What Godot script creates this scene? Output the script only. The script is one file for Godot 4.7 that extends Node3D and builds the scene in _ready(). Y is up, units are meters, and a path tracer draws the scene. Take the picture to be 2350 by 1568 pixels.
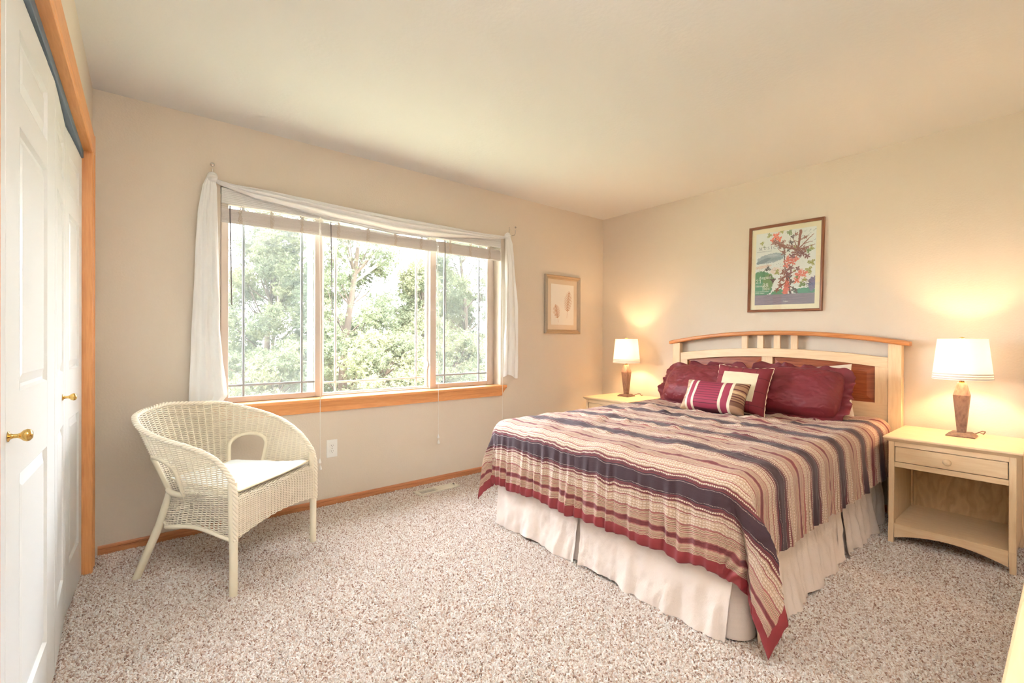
extends Node3D
# A guest bedroom: window wall at z = 0, headboard wall at x = 0, closet wall at x = LW; y is up, metres.

const LW := -4.068          # closet wall
const SW := 3.72            # wall behind the camera
const CH := 2.44            # ceiling height
const WX0 := -3.503         # window opening
const WX1 := -1.387
const WY0 := 0.715
const WY1 := 2.053

var taken := {}
var M := {}

# ---------------------------------------------------------------- mesh builder
class MB:
	var v := PackedVector3Array()
	var n := PackedVector3Array()
	var uv := PackedVector2Array()
	var ix := PackedInt32Array()
	var x := Transform3D()
	func at(t: Transform3D) -> MB:
		x = t
		return self
	func put(p: Vector3, nn: Vector3, u := Vector2.ZERO) -> int:
		v.append(x * p)
		n.append((x.basis * nn).normalized())
		uv.append(u)
		return v.size() - 1
	func face(a: int, b: int, c: int) -> void:
		var g := (v[b] - v[a]).cross(v[c] - v[a])
		if g.dot(n[a] + n[b] + n[c]) > 0.0:
			ix.append(a); ix.append(c); ix.append(b)
		else:
			ix.append(a); ix.append(b); ix.append(c)
	func tri(a: Vector3, b: Vector3, c: Vector3, nn: Vector3) -> void:
		face(put(a, nn), put(b, nn), put(c, nn))
	func quad(a: Vector3, b: Vector3, c: Vector3, d: Vector3, nn: Vector3, ua := Vector2(0, 1), ub := Vector2(1, 1), uc := Vector2(1, 0), ud := Vector2(0, 0)) -> void:
		var i := put(a, nn, ua)
		var j := put(b, nn, ub)
		var k := put(c, nn, uc)
		var l := put(d, nn, ud)
		face(i, j, k); face(i, k, l)
	func box(lo: Vector3, hi: Vector3, ch := 0.002) -> MB:
		var c := (lo + hi) * 0.5
		var h := (hi - lo) * 0.5
		ch = minf(ch, 0.45 * minf(h.x, minf(h.y, h.z)))
		var s := [-1.0, 1.0]
		for ax in 3:
			var b1 := (ax + 1) % 3
			var b2 := (ax + 2) % 3
			for sg in s:
				var nn := Vector3.ZERO
				nn[ax] = sg
				var p := []
				for q in [[-1, -1], [1, -1], [1, 1], [-1, 1]]:
					var w := Vector3.ZERO
					w[ax] = sg * h[ax]
					w[b1] = q[0] * (h[b1] - ch)
					w[b2] = q[1] * (h[b2] - ch)
					p.append(c + w)
				quad(p[0], p[1], p[2], p[3], nn)
			for s1 in s:
				for s2 in s:
					var nn2 := Vector3.ZERO
					nn2[b1] = s1
					nn2[b2] = s2
					var e := []
					for q in [[-1, 0], [1, 0], [1, 1], [-1, 1]]:
						var w := Vector3.ZERO
						w[ax] = q[0] * (h[ax] - ch)
						w[b1] = s1 * (h[b1] - (ch if q[1] == 0 else 0.0))
						w[b2] = s2 * (h[b2] - (0.0 if q[1] == 0 else ch))
						e.append(c + w)
					quad(e[0], e[1], e[2], e[3], nn2.normalized())
		for sx in s:
			for sy in s:
				for sz in s:
					var nn3 := Vector3(sx, sy, sz).normalized()
					tri(c + Vector3(sx * h.x, sy * (h.y - ch), sz * (h.z - ch)), c + Vector3(sx * (h.x - ch), sy * h.y, sz * (h.z - ch)), c + Vector3(sx * (h.x - ch), sy * (h.y - ch), sz * h.z), nn3)
		return self
	# eight corners: bottom a b c d, top e f g h, flat sides
	func hexa(p: Array) -> MB:
		var c := Vector3.ZERO
		for q in p:
			c += q / 8.0
		for f in [[0, 1, 2, 3], [4, 5, 6, 7], [0, 1, 5, 4], [1, 2, 6, 5], [2, 3, 7, 6], [3, 0, 4, 7]]:
			var nn: Vector3 = (p[f[1]] - p[f[0]]).cross(p[f[3]] - p[f[0]]).normalized()
			var mid: Vector3 = (p[f[0]] + p[f[1]] + p[f[2]] + p[f[3]]) * 0.25
			if nn.dot(mid - c) < 0.0:
				nn = -nn
			quad(p[f[0]], p[f[1]], p[f[2]], p[f[3]], nn)
		return self
	# f(i, j) gives points; smooth normals; uvf(i, j) gives uvs
	func grid(nu: int, nv: int, f: Callable, uvf = null, flip := false, wrap := false) -> MB:
		var p := PackedVector3Array()
		p.resize(nu * nv)
		for i in nu:
			for j in nv:
				p[i * nv + j] = f.call(i, j)
		var base := v.size()
		for i in nu:
			for j in nv:
				var i0 := maxi(i - 1, 0)
				var i1 := mini(i + 1, nu - 1)
				if wrap and (i == 0 or i == nu - 1):
					i0 = nu - 2
					i1 = 1
				var j0 := maxi(j - 1, 0)
				var j1 := mini(j + 1, nv - 1)
				var nn := (p[i1 * nv + j] - p[i0 * nv + j]).cross(p[i * nv + j1] - p[i * nv + j0])
				if nn.length_squared() < 1e-16:
					nn = Vector3.UP
				nn = nn.normalized()
				put(p[i * nv + j], -nn if flip else nn, uvf.call(i, j) if uvf != null else Vector2(float(i) / (nu - 1), float(j) / (nv - 1)))
		for i in nu - 1:
			for j in nv - 1:
				var a := base + i * nv + j
				face(a, a + nv, a + nv + 1)
				face(a, a + nv + 1, a + 1)
		return self
	func tube(pts: PackedVector3Array, r, sides := 8, caps := true) -> MB:
		var m := pts.size()
		var prev := Vector3.ZERO
		var base := v.size()
		for i in m:
			var d := (pts[mini(i + 1, m - 1)] - pts[maxi(i - 1, 0)]).normalized()
			var s := d.cross(Vector3.UP) if prev == Vector3.ZERO else prev - d * prev.dot(d)
			if s.length() < 1e-3:
				s = d.cross(Vector3.RIGHT)
			s = s.normalized()
			prev = s
			var t := d.cross(s)
			var rr: float = r[i] if r is PackedFloat32Array or r is Array else r
			for k in sides + 1:
				var a := TAU * k / sides
				var o := s * cos(a) + t * sin(a)
				put(pts[i] + o * rr, o, Vector2(float(k) / sides, float(i)))
		for i in m - 1:
			for k in sides:
				var a := base + i * (sides + 1) + k
				var b := a + sides + 1
				face(a, b, b + 1)
				face(a, b + 1, a + 1)
		if caps:
			for e in [0, m - 1]:
				var d := (pts[1] - pts[0]) if e == 0 else (pts[m - 2] - pts[m - 1])
				d = -d.normalized()
				var ring := []
				for k in sides:
					var q := v[base + e * (sides + 1) + k]
					v.append(q); n.append((x.basis * d).normalized()); uv.append(Vector2.ZERO)
					ring.append(v.size() - 1)
				for k in range(1, sides - 1):
					face(ring[0], ring[k], ring[k + 1])
		return self
	# profile: (radius, height) from bottom to top
	func lathe(prof: Array, seg := 24, centre := Vector3.ZERO) -> MB:
		var m := prof.size()
		var base := v.size()
		for i in m:
			var d: Vector2 = (prof[mini(i + 1, m - 1)] - prof[maxi(i - 1, 0)])
			d = d.normalized()
			for k in seg + 1:
				var a := TAU * k / seg
				var o := Vector3(cos(a), 0, sin(a))
				put(centre + o * prof[i].x + Vector3(0, prof[i].y, 0), o * d.y - Vector3(0, d.x, 0), Vector2(float(k) / seg, float(i) / (m - 1)))
		for i in m - 1:
			for k in seg:
				var a := base + i * (seg + 1) + k
				var b := a + seg + 1
				face(a, b, b + 1)
				face(a, b + 1, a + 1)
		return self
	# polygon in the plane across `axis`, from lo to hi along it. axis x: (z, y); y: (x, z); z: (x, y)
	func lift(q: Vector2, axis: int, w: float) -> Vector3:
		if axis == 0:
			return Vector3(w, q.y, q.x)
		if axis == 1:
			return Vector3(q.x, w, q.y)
		return Vector3(q.x, q.y, w)
	func prism(poly: PackedVector2Array, axis: int, lo: float, hi: float, ch := 0.0) -> MB:
		var cw := Geometry2D.is_polygon_clockwise(poly)
		var m := poly.size()
		var tris := Geometry2D.triangulate_polygon(poly)
		var inner := poly
		if ch > 0.0:
			inner = PackedVector2Array()
			for i in m:
				var a := (poly[i] - poly[(i + m - 1) % m]).normalized()
				var b := (poly[(i + 1) % m] - poly[i]).normalized()
				var na := Vector2(-a.y, a.x) * (-1.0 if cw else 1.0)
				var nb := Vector2(-b.y, b.x) * (-1.0 if cw else 1.0)
				var bis := na + nb
				inner.append(poly[i] + bis * (ch / maxf(0.3, bis.length_squared() * 0.5)))
		for e in 2:
			var w := lo if e == 0 else hi
			var nn := lift(Vector2.ZERO, axis, -1.0 if e == 0 else 1.0)
			for i in range(0, tris.size(), 3):
				tri(lift(inner[tris[i]], axis, w), lift(inner[tris[i + 1]], axis, w), lift(inner[tris[i + 2]], axis, w), nn)
		for i in m:
			var a := poly[i]
			var b := poly[(i + 1) % m]
			var d := (b - a).normalized()
			var o := Vector2(d.y, -d.x) * (-1.0 if cw else 1.0)
			var nn := lift(o, axis, 0.0)
			quad(lift(a, axis, lo + ch), lift(b, axis, lo + ch), lift(b, axis, hi - ch), lift(a, axis, hi - ch), nn)
			if ch > 0.0:
				var ia := inner[i]
				var ib := inner[(i + 1) % m]
				var na := lift(Vector2.ZERO, axis, -1.0)
				quad(lift(a, axis, lo + ch), lift(b, axis, lo + ch), lift(ib, axis, lo), lift(ia, axis, lo), (nn + na).normalized())
				quad(lift(a, axis, hi - ch), lift(b, axis, hi - ch), lift(ib, axis, hi), lift(ia, axis, hi), (nn - na).normalized())
		return self
	func done() -> ArrayMesh:
		var a := []
		a.resize(Mesh.ARRAY_MAX)
		a[Mesh.ARRAY_VERTEX] = v
		a[Mesh.ARRAY_NORMAL] = n
		a[Mesh.ARRAY_TEX_UV] = uv
		a[Mesh.ARRAY_INDEX] = ix
		var m := ArrayMesh.new()
		m.add_surface_from_arrays(Mesh.PRIMITIVE_TRIANGLES, a)
		return m

# ---------------------------------------------------------------- naming
func numbered(s: String) -> String:
	if not taken.has(s):
		taken[s] = 0
		return s
	taken[s] += 1
	return "%s_%03d" % [s, taken[s]]

func thing(called: String, label: String, category: String, at := Vector3.ZERO, turn := 0.0, group := "") -> Node3D:
	var o := Node3D.new()
	o.name = numbered(called)
	add_child(o)
	o.position = at
	o.rotation.y = turn
	tag(o, label, category, group)
	return o

func tag(o: Node, label: String, category: String, group := "") -> Node:
	o.set_meta("label", label)
	o.set_meta("category", category)
	if group != "":
		o.set_meta("group", group)
	return o

func obj(called: String, b: MB, m: Material, parent: Node = null, label := "") -> MeshInstance3D:
	var o := MeshInstance3D.new()
	o.name = called if parent else numbered(called)
	o.mesh = b.done()
	o.material_override = m
	(parent if parent else self).add_child(o, true)
	if label != "":
		o.set_meta("label", label)
	return o

func struct(called: String, b: MB, m: Material, label := "") -> MeshInstance3D:
	var o := obj(called, b, m)
	o.set_meta("kind", "structure")
	if label != "":
		o.set_meta("label", label)
	return o

func pts(a: Array) -> PackedVector3Array:
	return PackedVector3Array(a)

func table(a: Array, q: float) -> float:
	# piecewise linear look-up in [[key, value], ...]
	if q <= a[0][0]:
		return a[0][1]
	for i in range(1, a.size()):
		if q <= a[i][0]:
			return lerpf(a[i - 1][1], a[i][1], (q - a[i - 1][0]) / (a[i][0] - a[i - 1][0]))
	return a[-1][1]

# ---------------------------------------------------------------- materials
func noise(freq: float, octaves := 3, sd := 1, warp := 0.0) -> FastNoiseLite:
	var f := FastNoiseLite.new()
	f.seed = sd
	f.noise_type = FastNoiseLite.TYPE_SIMPLEX_SMOOTH
	f.frequency = freq
	f.fractal_octaves = octaves
	if warp > 0.0:
		f.domain_warp_enabled = true
		f.domain_warp_amplitude = warp
		f.domain_warp_frequency = freq * 0.5
	return f

func noise_tex(f: FastNoiseLite, cols: Array, offs: Array, size := 512) -> NoiseTexture2D:
	var t := NoiseTexture2D.new()
	t.width = size
	t.height = size
	t.seamless = true
	t.noise = f
	if cols.size():
		var g := Gradient.new()
		g.offsets = PackedFloat32Array(offs)
		g.colors = PackedColorArray(cols)
		t.color_ramp = g
	return t

func mat(name: String, c: Color, rough := 0.6, metal := 0.0) -> StandardMaterial3D:
	var m := StandardMaterial3D.new()
	m.resource_name = name
	m.albedo_color = c
	m.roughness = rough
	m.metallic = metal
	M[name] = m
	return m

func rgb(r: int, g: int, b: int) -> Color:
	return Color(r / 255.0, g / 255.0, b / 255.0)

# wood with the grain along an axis (0 x, 1 y, 2 z) of the object
func wood(name: String, tex: Texture2D, axis: int, rough := 0.42, across := 7.0, along := 0.7) -> StandardMaterial3D:
	var m := mat(name, Color.WHITE, rough)
	m.albedo_texture = tex
	m.uv1_triplanar = true
	m.uv1_triplanar_sharpness = 8.0
	var s := Vector3(across, across, across)
	s[axis] = along
	m.uv1_scale = s
	return m

func bumpy(m: StandardMaterial3D, t: Texture2D, cm: float) -> StandardMaterial3D:
	m.heightmap_enabled = true
	m.heightmap_texture = t
	m.heightmap_scale = cm
	return m

func _ready() -> void:
	# ---- camera, sky, sun, exposure
	var cam := Camera3D.new()
	cam.name = "camera"
	cam.fov = rad_to_deg(2.0 * atan(784.0 / 1046.7))
	cam.near = 0.02
	cam.far = 300.0
	var fw := Vector3(0.62726839, -0.00232129, -0.7787997)
	var rt := Vector3(0.77880204, 0.00356744, 0.62725964)
	cam.transform = Transform3D(Basis(rt, rt.cross(fw), -fw).orthonormalized(), Vector3(-3.8553, 1.1342, 3.2262))
	add_child(cam)
	cam.current = true

	var env := Environment.new()
	env.background_mode = Environment.BG_SKY
	var sky := Sky.new()
	var sm := ProceduralSkyMaterial.new()
	sm.sky_top_color = Color(0.92, 0.955, 1.0)
	sm.sky_horizon_color = Color(0.97, 0.98, 1.0)
	sm.ground_horizon_color = Color(0.80, 0.82, 0.80)
	sm.ground_bottom_color = Color(0.45, 0.46, 0.42)
	sm.sky_energy_multiplier = 1.0
	sm.sun_angle_max = 1.0
	sky.sky_material = sm
	env.sky = sky
	env.background_energy_multiplier = SKY
	env.tonemap_mode = Environment.TONE_MAPPER_LINEAR
	env.tonemap_exposure = EXPO
	env.sdfgi_enabled = true
	env.ssao_enabled = true
	env.ssil_enabled = true
	var we := WorldEnvironment.new()
	we.name = "world"
	we.environment = env
	add_child(we)

	var sun := DirectionalLight3D.new()   # high behind the house: lights the junipers, not the room
	sun.name = "sun"
	sun.light_color = Color(1.0, 0.98, 0.94)
	sun.light_energy = SUN
	sun.light_angular_distance = 3.0
	sun.shadow_enabled = true
	sun.sky_mode = DirectionalLight3D.SKY_MODE_LIGHT_ONLY
	add_child(sun)
	sun.look_at_from_position(Vector3(-4, 14, 9), Vector3.ZERO)

	materials()
	build_room()
	build_closet()
	build_window()
	build_shades()
	build_scarf()
	build_outside()
	build_carpet()
	build_bed()
	build_comforter()
	build_pillows()
	build_nightstands()
	build_lamps()
	build_chair()
	build_pictures()
	build_small()
	build_dresser()

const SKY := 12.0
const SUN := 2.4
const EXPO := 2.85
const LAMP := 0.125
const FILL_LIGHT := 3.5  # strength of the added fill uplighter

func materials() -> void:
	var peel := noise_tex(noise(0.035, 3, 5), [], [])
	var m := bumpy(mat("wall_paint", rgb(222, 210, 193), 0.75), peel, 0.05)
	m.uv1_triplanar = true
	m.uv1_world_triplanar = true
	m.uv1_scale = Vector3.ONE * 3.6
	m = bumpy(mat("ceiling_paint", rgb(228, 227, 223), 0.85), peel, 0.05)
	m.uv1_triplanar = true
	m.uv1_world_triplanar = true
	m.uv1_scale = Vector3.ONE * 2.0
	mat("outer_wall", rgb(150, 140, 125), 0.9)

	var maple := noise_tex(noise(0.012, 4, 11, 20.0), [rgb(232, 198, 154), rgb(238, 206, 164), rgb(242, 213, 173), rgb(235, 202, 158)], [0.0, 0.4, 0.7, 1.0])
	for k in 3:
		wood("maple_" + "xyz"[k], maple, k, 0.38)
	var ply := noise_tex(noise(0.006, 3, 23, 60.0), [rgb(214, 178, 136), rgb(234, 204, 162), rgb(212, 176, 134), rgb(232, 202, 160), rgb(216, 182, 140)], [0.0, 0.3, 0.5, 0.7, 1.0])
	wood("plywood", ply, 1, 0.5, 2.6, 0.9)
	var fir := noise_tex(noise(0.012, 3, 31, 12.0), [rgb(216, 146, 88), rgb(226, 158, 97), rgb(232, 166, 106), rgb(219, 150, 91)], [0.0, 0.35, 0.65, 1.0])
	for k in 3:
		wood("fir_" + "xyz"[k], fir, k, 0.42, 9.0, 0.6)
	var base := noise_tex(noise(0.012, 3, 37, 12.0), [rgb(168, 108, 70), rgb(190, 126, 84), rgb(200, 138, 94), rgb(176, 116, 76)], [0.0, 0.35, 0.65, 1.0])
	for k in [0, 2]:
		wood("baseboard_" + "xyz"[k], base, k, 0.45, 12.0, 0.6)
	var cherry := noise_tex(noise(0.010, 4, 41, 30.0), [rgb(120, 56, 34), rgb(150, 76, 46), rgb(166, 90, 56), rgb(132, 64, 38)], [0.0, 0.35, 0.65, 1.0])
	wood("cherry", cherry, 2, 0.34, 6.0, 0.6)
	var oak := noise_tex(noise(0.012, 4, 43, 16.0), [rgb(178, 108, 56), rgb(204, 134, 78), rgb(214, 146, 88), rgb(188, 118, 64)], [0.0, 0.35, 0.65, 1.0])
	wood("oak", oak, 2, 0.32, 9.0, 0.6)
	var walnut := noise_tex(noise(0.010, 4, 47, 40.0), [rgb(84, 60, 48), rgb(120, 90, 74), rgb(136, 106, 88), rgb(94, 68, 54)], [0.0, 0.35, 0.65, 1.0])
	m = wood("walnut", walnut, 1, 0.5, 5.0, 2.5)

	mat("door_white", rgb(232, 234, 232), 0.36)
	mat("brass", rgb(214, 178, 106), 0.2, 1.0)
	mat("chrome", rgb(200, 200, 200), 0.15, 1.0)
	mat("vinyl", rgb(210, 196, 184), 0.45)
	mat("vinyl_white", rgb(226, 228, 228), 0.45)
	mat("muntin", rgb(165, 172, 176), 0.45)
	mat("track_shade", rgb(98, 114, 130), 0.6)  # bifold track, the shade of the gap over the doors put into its colour
	mat("plastic_white", rgb(240, 240, 236), 0.35)
	mat("slot_dark", rgb(40, 36, 34), 0.7)
	mat("metal_cream", rgb(226, 220, 204), 0.4)
	var gl := mat("glass", Color(0.97, 0.99, 0.98, 0.03), 0.0)
	gl.transparency = BaseMaterial3D.TRANSPARENCY_ALPHA
	gl.metallic_specular = 0.5
	var scr := mat("insect_screen", Color(0.52, 0.56, 0.58, 0.20), 0.9)
	scr.transparency = BaseMaterial3D.TRANSPARENCY_ALPHA

	m = mat("bamboo", rgb(226, 218, 212), 0.6)
	m.backlight_enabled = true
	m.backlight = Color(0.16, 0.15, 0.15)
	m = mat("bamboo_light", rgb(236, 236, 232), 0.6)
	m.backlight_enabled = true
	m.backlight = Color(0.2, 0.2, 0.2)
	mat("tie_tan", rgb(216, 202, 188), 0.8)
	mat("wand", rgb(120, 112, 108), 0.5)  # darker than the pale wand itself: backlit look painted in
	mat("cord_white", rgb(238, 234, 224), 0.6)
	var slub := noise_tex(noise(0.02, 3, 53), [], [])
	m = mat("sheer_white", rgb(254, 254, 252), 0.8)
	m.backlight_enabled = true
	m.backlight = Color(0.25, 0.25, 0.25)
	bumpy(m, slub, 0.05)
	m.uv1_scale = Vector3(3, 14, 1)

	mat("carpet_base", rgb(176, 156, 138), 1.0)
	m = mat("carpet_tuft", Color.WHITE, 1.0)
	m.vertex_color_use_as_albedo = true

	m = mat("wicker", rgb(247, 237, 216), 0.5)
	m = mat("wicker_wrap", rgb(243, 233, 208), 0.5)
	mat("cushion_white", rgb(240, 244, 242), 0.85)

	m = mat("burgundy", rgb(116, 32, 42), 0.55)
	m.rim_enabled = true
	m.rim = 0.35
	m.rim_tint = 0.6
	bumpy(m, slub, 0.03)
	m.uv1_scale = Vector3(5, 5, 1)
	m = mat("burgundy_binding", rgb(134, 42, 48), 0.55)
	m.rim_enabled = true
	m.rim = 0.3
	m.rim_tint = 0.6
	mat("pillow_white", rgb(240, 226, 208), 0.85)
	m = mat("skirt_linen", rgb(244, 230, 220), 0.9)
	bumpy(m, slub, 0.06)
	m.uv1_scale = Vector3(30, 3, 1)
	mat("cream_piping", rgb(232, 220, 190), 0.8)
	mat("lining", rgb(150, 60, 60), 0.8)
	mat("metal_black", rgb(40, 38, 40), 0.4, 0.7)

	m = mat("lamp_shade", rgb(255, 252, 248), 0.9)
	m.backlight_enabled = true
	m.backlight = Color(0.7, 0.69, 0.67)
	m = mat("shade_trim", rgb(205, 205, 208), 0.7)
	m.backlight_enabled = true
	m.backlight = Color(0.42, 0.42, 0.42)
	m = mat("bulb", rgb(255, 240, 210), 0.4)
	m.emission_enabled = true
	m.emission = Color(1.0, 0.86, 0.62)
	m.emission_energy_multiplier = 6.0
	m = mat("fill_disc", rgb(255, 250, 240), 0.5)  # glowing disc of the added fill lamp
	m.emission_enabled = true
	m.emission = Color(1.0, 0.96, 0.90)
	m.emission_energy_multiplier = 3.0

	m = mat("bark", rgb(78, 66, 56), 0.95)
	m = mat("dead_wood", rgb(150, 138, 128), 0.95)
	mat("lawn", rgb(150, 152, 118), 1.0)
	m = mat("juniper", Color.WHITE, 0.9)
	m.vertex_color_use_as_albedo = true
	m.backlight_enabled = true
	m.backlight = Color(0.6, 0.6, 0.6)

# ---------------------------------------------------------------- room shell
func build_room() -> void:
	var b := MB.new()
	b.box(Vector3(LW - 0.15, -0.16, -0.17), Vector3(0.15, -0.012, SW + 0.12), 0.0)
	floor_node = struct("floor", b, M.carpet_base, "beige frieze carpet over the whole floor")
	b = MB.new().box(Vector3(LW - 1.0, CH, -0.6), Vector3(0.15, CH + 0.15, SW + 0.12), 0.0)
	struct("ceiling", b, M.ceiling_paint, "off-white textured ceiling")
	# window wall: a ring of drywall round the opening
	b = MB.new()
	var z0 := -0.17
	b.box(Vector3(LW - 1.0, -0.16, z0), Vector3(WX0, CH, 0), 0.0)
	b.box(Vector3(WX1, -0.16, z0), Vector3(0.15, CH, 0), 0.0)
	b.box(Vector3(WX0, WY1, z0), Vector3(WX1, CH, 0), 0.0)
	b.box(Vector3(WX0, -0.16, z0), Vector3(WX1, WY0, 0), 0.0)
	struct("wall_window", b, M.wall_paint, "beige wall with the wide window")
	b = MB.new().box(Vector3(0, -0.16, 0), Vector3(0.15, CH, SW + 0.12), 0.0)
	struct("wall_headboard", b, M.wall_paint, "beige wall behind the bed")
	b = MB.new().box(Vector3(LW - 0.15, -0.16, SW), Vector3(0, CH, SW + 0.12), 0.0)
	struct("wall_behind_camera", b, M.wall_paint)
	# closet wall, with the closet opening z 0.237 .. 1.90, height 2.035
	b = MB.new()
	b.box(Vector3(LW - 0.12, -0.012, 0), Vector3(LW, CH, 0.225), 0.0)
	b.box(Vector3(LW - 0.12, -0.012, 2.062), Vector3(LW, CH, SW), 0.0)
	b.box(Vector3(LW - 0.12, 2.047, 0.225), Vector3(LW, CH, 2.062), 0.0)
	struct("wall_closet", b, M.wall_paint, "narrow strip of wall round the closet doors")
	b = MB.new()
	b.box(Vector3(LW - 0.75, -0.16, 0.0), Vector3(LW - 0.70, CH, 2.2), 0.0)
	b.box(Vector3(LW - 0.75, -0.16, 2.15), Vector3(LW - 0.12, CH, 2.2), 0.0)
	b.box(Vector3(LW - 0.75, -0.16, 0.0), Vector3(LW - 0.12, -0.012, 2.2), 0.0)
	struct("wall_closet_inside", b, M.wall_paint)
	# baseboards: flat with a groove and an eased top
	var prof := PackedVector2Array([Vector2(0, -0.01), Vector2(0.012, -0.01), Vector2(0.012, 0.024), Vector2(0.009, 0.026), Vector2(0.011, 0.030), Vector2(0.010, 0.039), Vector2(0.006, 0.045), Vector2(0, 0.045)])
	struct("baseboard_window", MB.new().prism(prof, 0, LW + 0.022, -0.012), M.baseboard_x, "stained wood baseboard below the window")
	var pr2 := PackedVector2Array()
	for q in prof:
		pr2.append(Vector2(-q.x, q.y))
	struct("baseboard_headboard", MB.new().prism(pr2, 2, 0.0, SW), M.baseboard_z, "stained wood baseboard behind the nightstands")

var floor_node: MeshInstance3D

# ---------------------------------------------------------------- closet: casing and bifold leaves
func build_closet() -> void:
	var b := MB.new()
	# jambs and casing of the near and far sides, and the head
	b.box(Vector3(LW - 0.12, -0.012, 0.222), Vector3(LW + 0.016, 2.06, 0.237), 0.002)
	b.prism(PackedVector2Array([Vector2(LW, 0.13), Vector2(LW + 0.014, 0.13), Vector2(LW + 0.020, 0.138), Vector2(LW + 0.020, 0.160), Vector2(LW + 0.016, 0.166), Vector2(LW + 0.018, 0.226), Vector2(LW + 0.012, 0.234), Vector2(LW, 0.234)]), 1, -0.012, 2.14)
	struct("trim_1", b, M.fir_y, "stained wood casing post at the closet's window end")
	b = MB.new()
	b.box(Vector3(LW - 0.12, -0.012, 2.05), Vector3(LW + 0.016, 2.06, 2.065), 0.002)
	b.box(Vector3(LW, -0.012, 2.05), Vector3(LW + 0.018, 2.14, 2.15), 0.004)
	struct("trim_2", b, M.fir_y)
	b = MB.new()
	b.box(Vector3(LW - 0.12, 2.035, 0.237), Vector3(LW + 0.016, 2.05, 2.05), 0.002)
	b.box(Vector3(LW, 2.042, 0.130), Vector3(LW + 0.0195, 2.135, 2.15), 0.005)
	struct("trim_3", b, M.fir_z, "stained wood head casing over the closet doors")
	struct("trim_4", MB.new().box(Vector3(LW - 0.075, 1.998, 0.237), Vector3(LW - 0.016, 2.035, 2.05), 0.002), M.track_shade, "bifold track under the closet head casing, coloured as the shaded gap there")
	# four leaves folded a little in and out
	var zs := [0.243, 0.660, 1.080, 1.715, 2.044]
	var xs := [LW - 0.036, LW - 0.052, LW - 0.036, LW - 0.046, LW - 0.036]
	var says := ["white panelled bifold closet leaf hinged beside the wood casing post", "white panelled bifold closet leaf, in the middle, with a brass knob near its fold", "white panelled bifold closet leaf widest, with the nearest brass knob", "white panelled bifold closet leaf beyond the widest leaf, farthest from the window"]
	var cats := "closet door"
	for i in 4:
		var a := Vector3(xs[i], 0, zs[i])
		var c := Vector3(xs[i + 1], 0, zs[i + 1])
		var w := (c - a).length() - 0.004
		var dir := (c - a).normalized()
		var door := thing("closet_door", says[i], cats, a + dir * 0.002, atan2(-dir.z, dir.x), "bifold closet doors")
		# local x runs along the leaf; local +z must face into the room
		var face := 1.0 if dir.cross(Vector3.UP).x > 0.0 else -1.0
		leaf(door, w, face)
		if i == 1 or i == 2:
			knob(door, Vector3(0.13 if i == 1 else w - 0.020, 0.910, 0.0), face)

func leaf(door: Node3D, w: float, face: float) -> void:
	var y0 := 0.008
	var y1 := 1.994
	var th := 0.030
	var fr := 0.135 if w > 0.5 else 0.082
	var holes := [[0.19, 0.80], [1.005, 1.66], [1.745, 1.90]]
	var b := MB.new()
	# stiles and rails
	b.box(Vector3(0, y0, -th * 0.5), Vector3(fr, y1, th * 0.5), 0.003)
	b.box(Vector3(w - fr, y0, -th * 0.5), Vector3(w, y1, th * 0.5), 0.003)
	var ys := [y0, holes[0][0], holes[0][1], holes[1][0], holes[1][1], holes[2][0], holes[2][1], y1]
	for k in 4:
		b.box(Vector3(fr - 0.002, ys[2 * k], -th * 0.5 + 0.0003), Vector3(w - fr + 0.002, ys[2 * k + 1], th * 0.5 - 0.0003), 0.0)
	obj("frame", b, M.door_white, door)
	for h in holes:
		var p := MB.new()
		# cove down from the frame, then a raised field, on both faces
		for s in [-1.0, 1.0]:
			var lo := Vector2(fr, h[0])
			var hi := Vector2(w - fr, h[1])
			var steps := [[0.0, th * 0.5], [0.006, th * 0.5 - 0.009], [0.014, th * 0.5 - 0.010], [0.040, th * 0.5 - 0.002], [0.2, th * 0.5 - 0.002]]
			for k in 4:
				var i0: float = steps[k][0]
				var i1: float = minf(steps[k + 1][0], 0.5 * (w - 2 * fr) - 0.001)
				var d0: float = steps[k][1] * s
				var d1: float = steps[k + 1][1] * s
				if k == 3:
					p.quad(Vector3(lo.x + i0, lo.y + i0, d0), Vector3(hi.x - i0, lo.y + i0, d0), Vector3(hi.x - i0, hi.y - i0, d0), Vector3(lo.x + i0, hi.y - i0, d0), Vector3(0, 0, s))
					continue
				var co := [Vector3(lo.x + i0, lo.y + i0, d0), Vector3(hi.x - i0, lo.y + i0, d0), Vector3(hi.x - i0, hi.y - i0, d0), Vector3(lo.x + i0, hi.y - i0, d0)]
				var ci := [Vector3(lo.x + i1, lo.y + i1, d1), Vector3(hi.x - i1, lo.y + i1, d1), Vector3(hi.x - i1, hi.y - i1, d1), Vector3(lo.x + i1, hi.y - i1, d1)]
				for q in 4:
					var q2 := (q + 1) % 4
					var nn: Vector3 = (co[q2] - co[q]).cross(ci[q] - co[q]).normalized()
					if nn.z * s < 0.0:
						nn = -nn
					p.quad(co[q], co[q2], ci[q2], ci[q], nn)
		obj("panel", p, M.door_white, door)

func knob(door: Node3D, at: Vector3, face: float) -> void:
	var b := MB.new()
	b.at(Transform3D(Basis(Vector3.RIGHT, face * PI / 2), at + Vector3(0, 0, face * 0.015)))
	b.lathe([Vector2(0.0, 0.0), Vector2(0.012, 0.0), Vector2(0.012, 0.002), Vector2(0.007, 0.004), Vector2(0.005, 0.008), Vector2(0.005, 0.016), Vector2(0.007, 0.020), Vector2(0.012, 0.025), Vector2(0.0145, 0.031), Vector2(0.0130, 0.036), Vector2(0.008, 0.040), Vector2(0.0, 0.041)], 24)
	obj("knob", b, M.brass, door, "small round brass knob")

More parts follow.
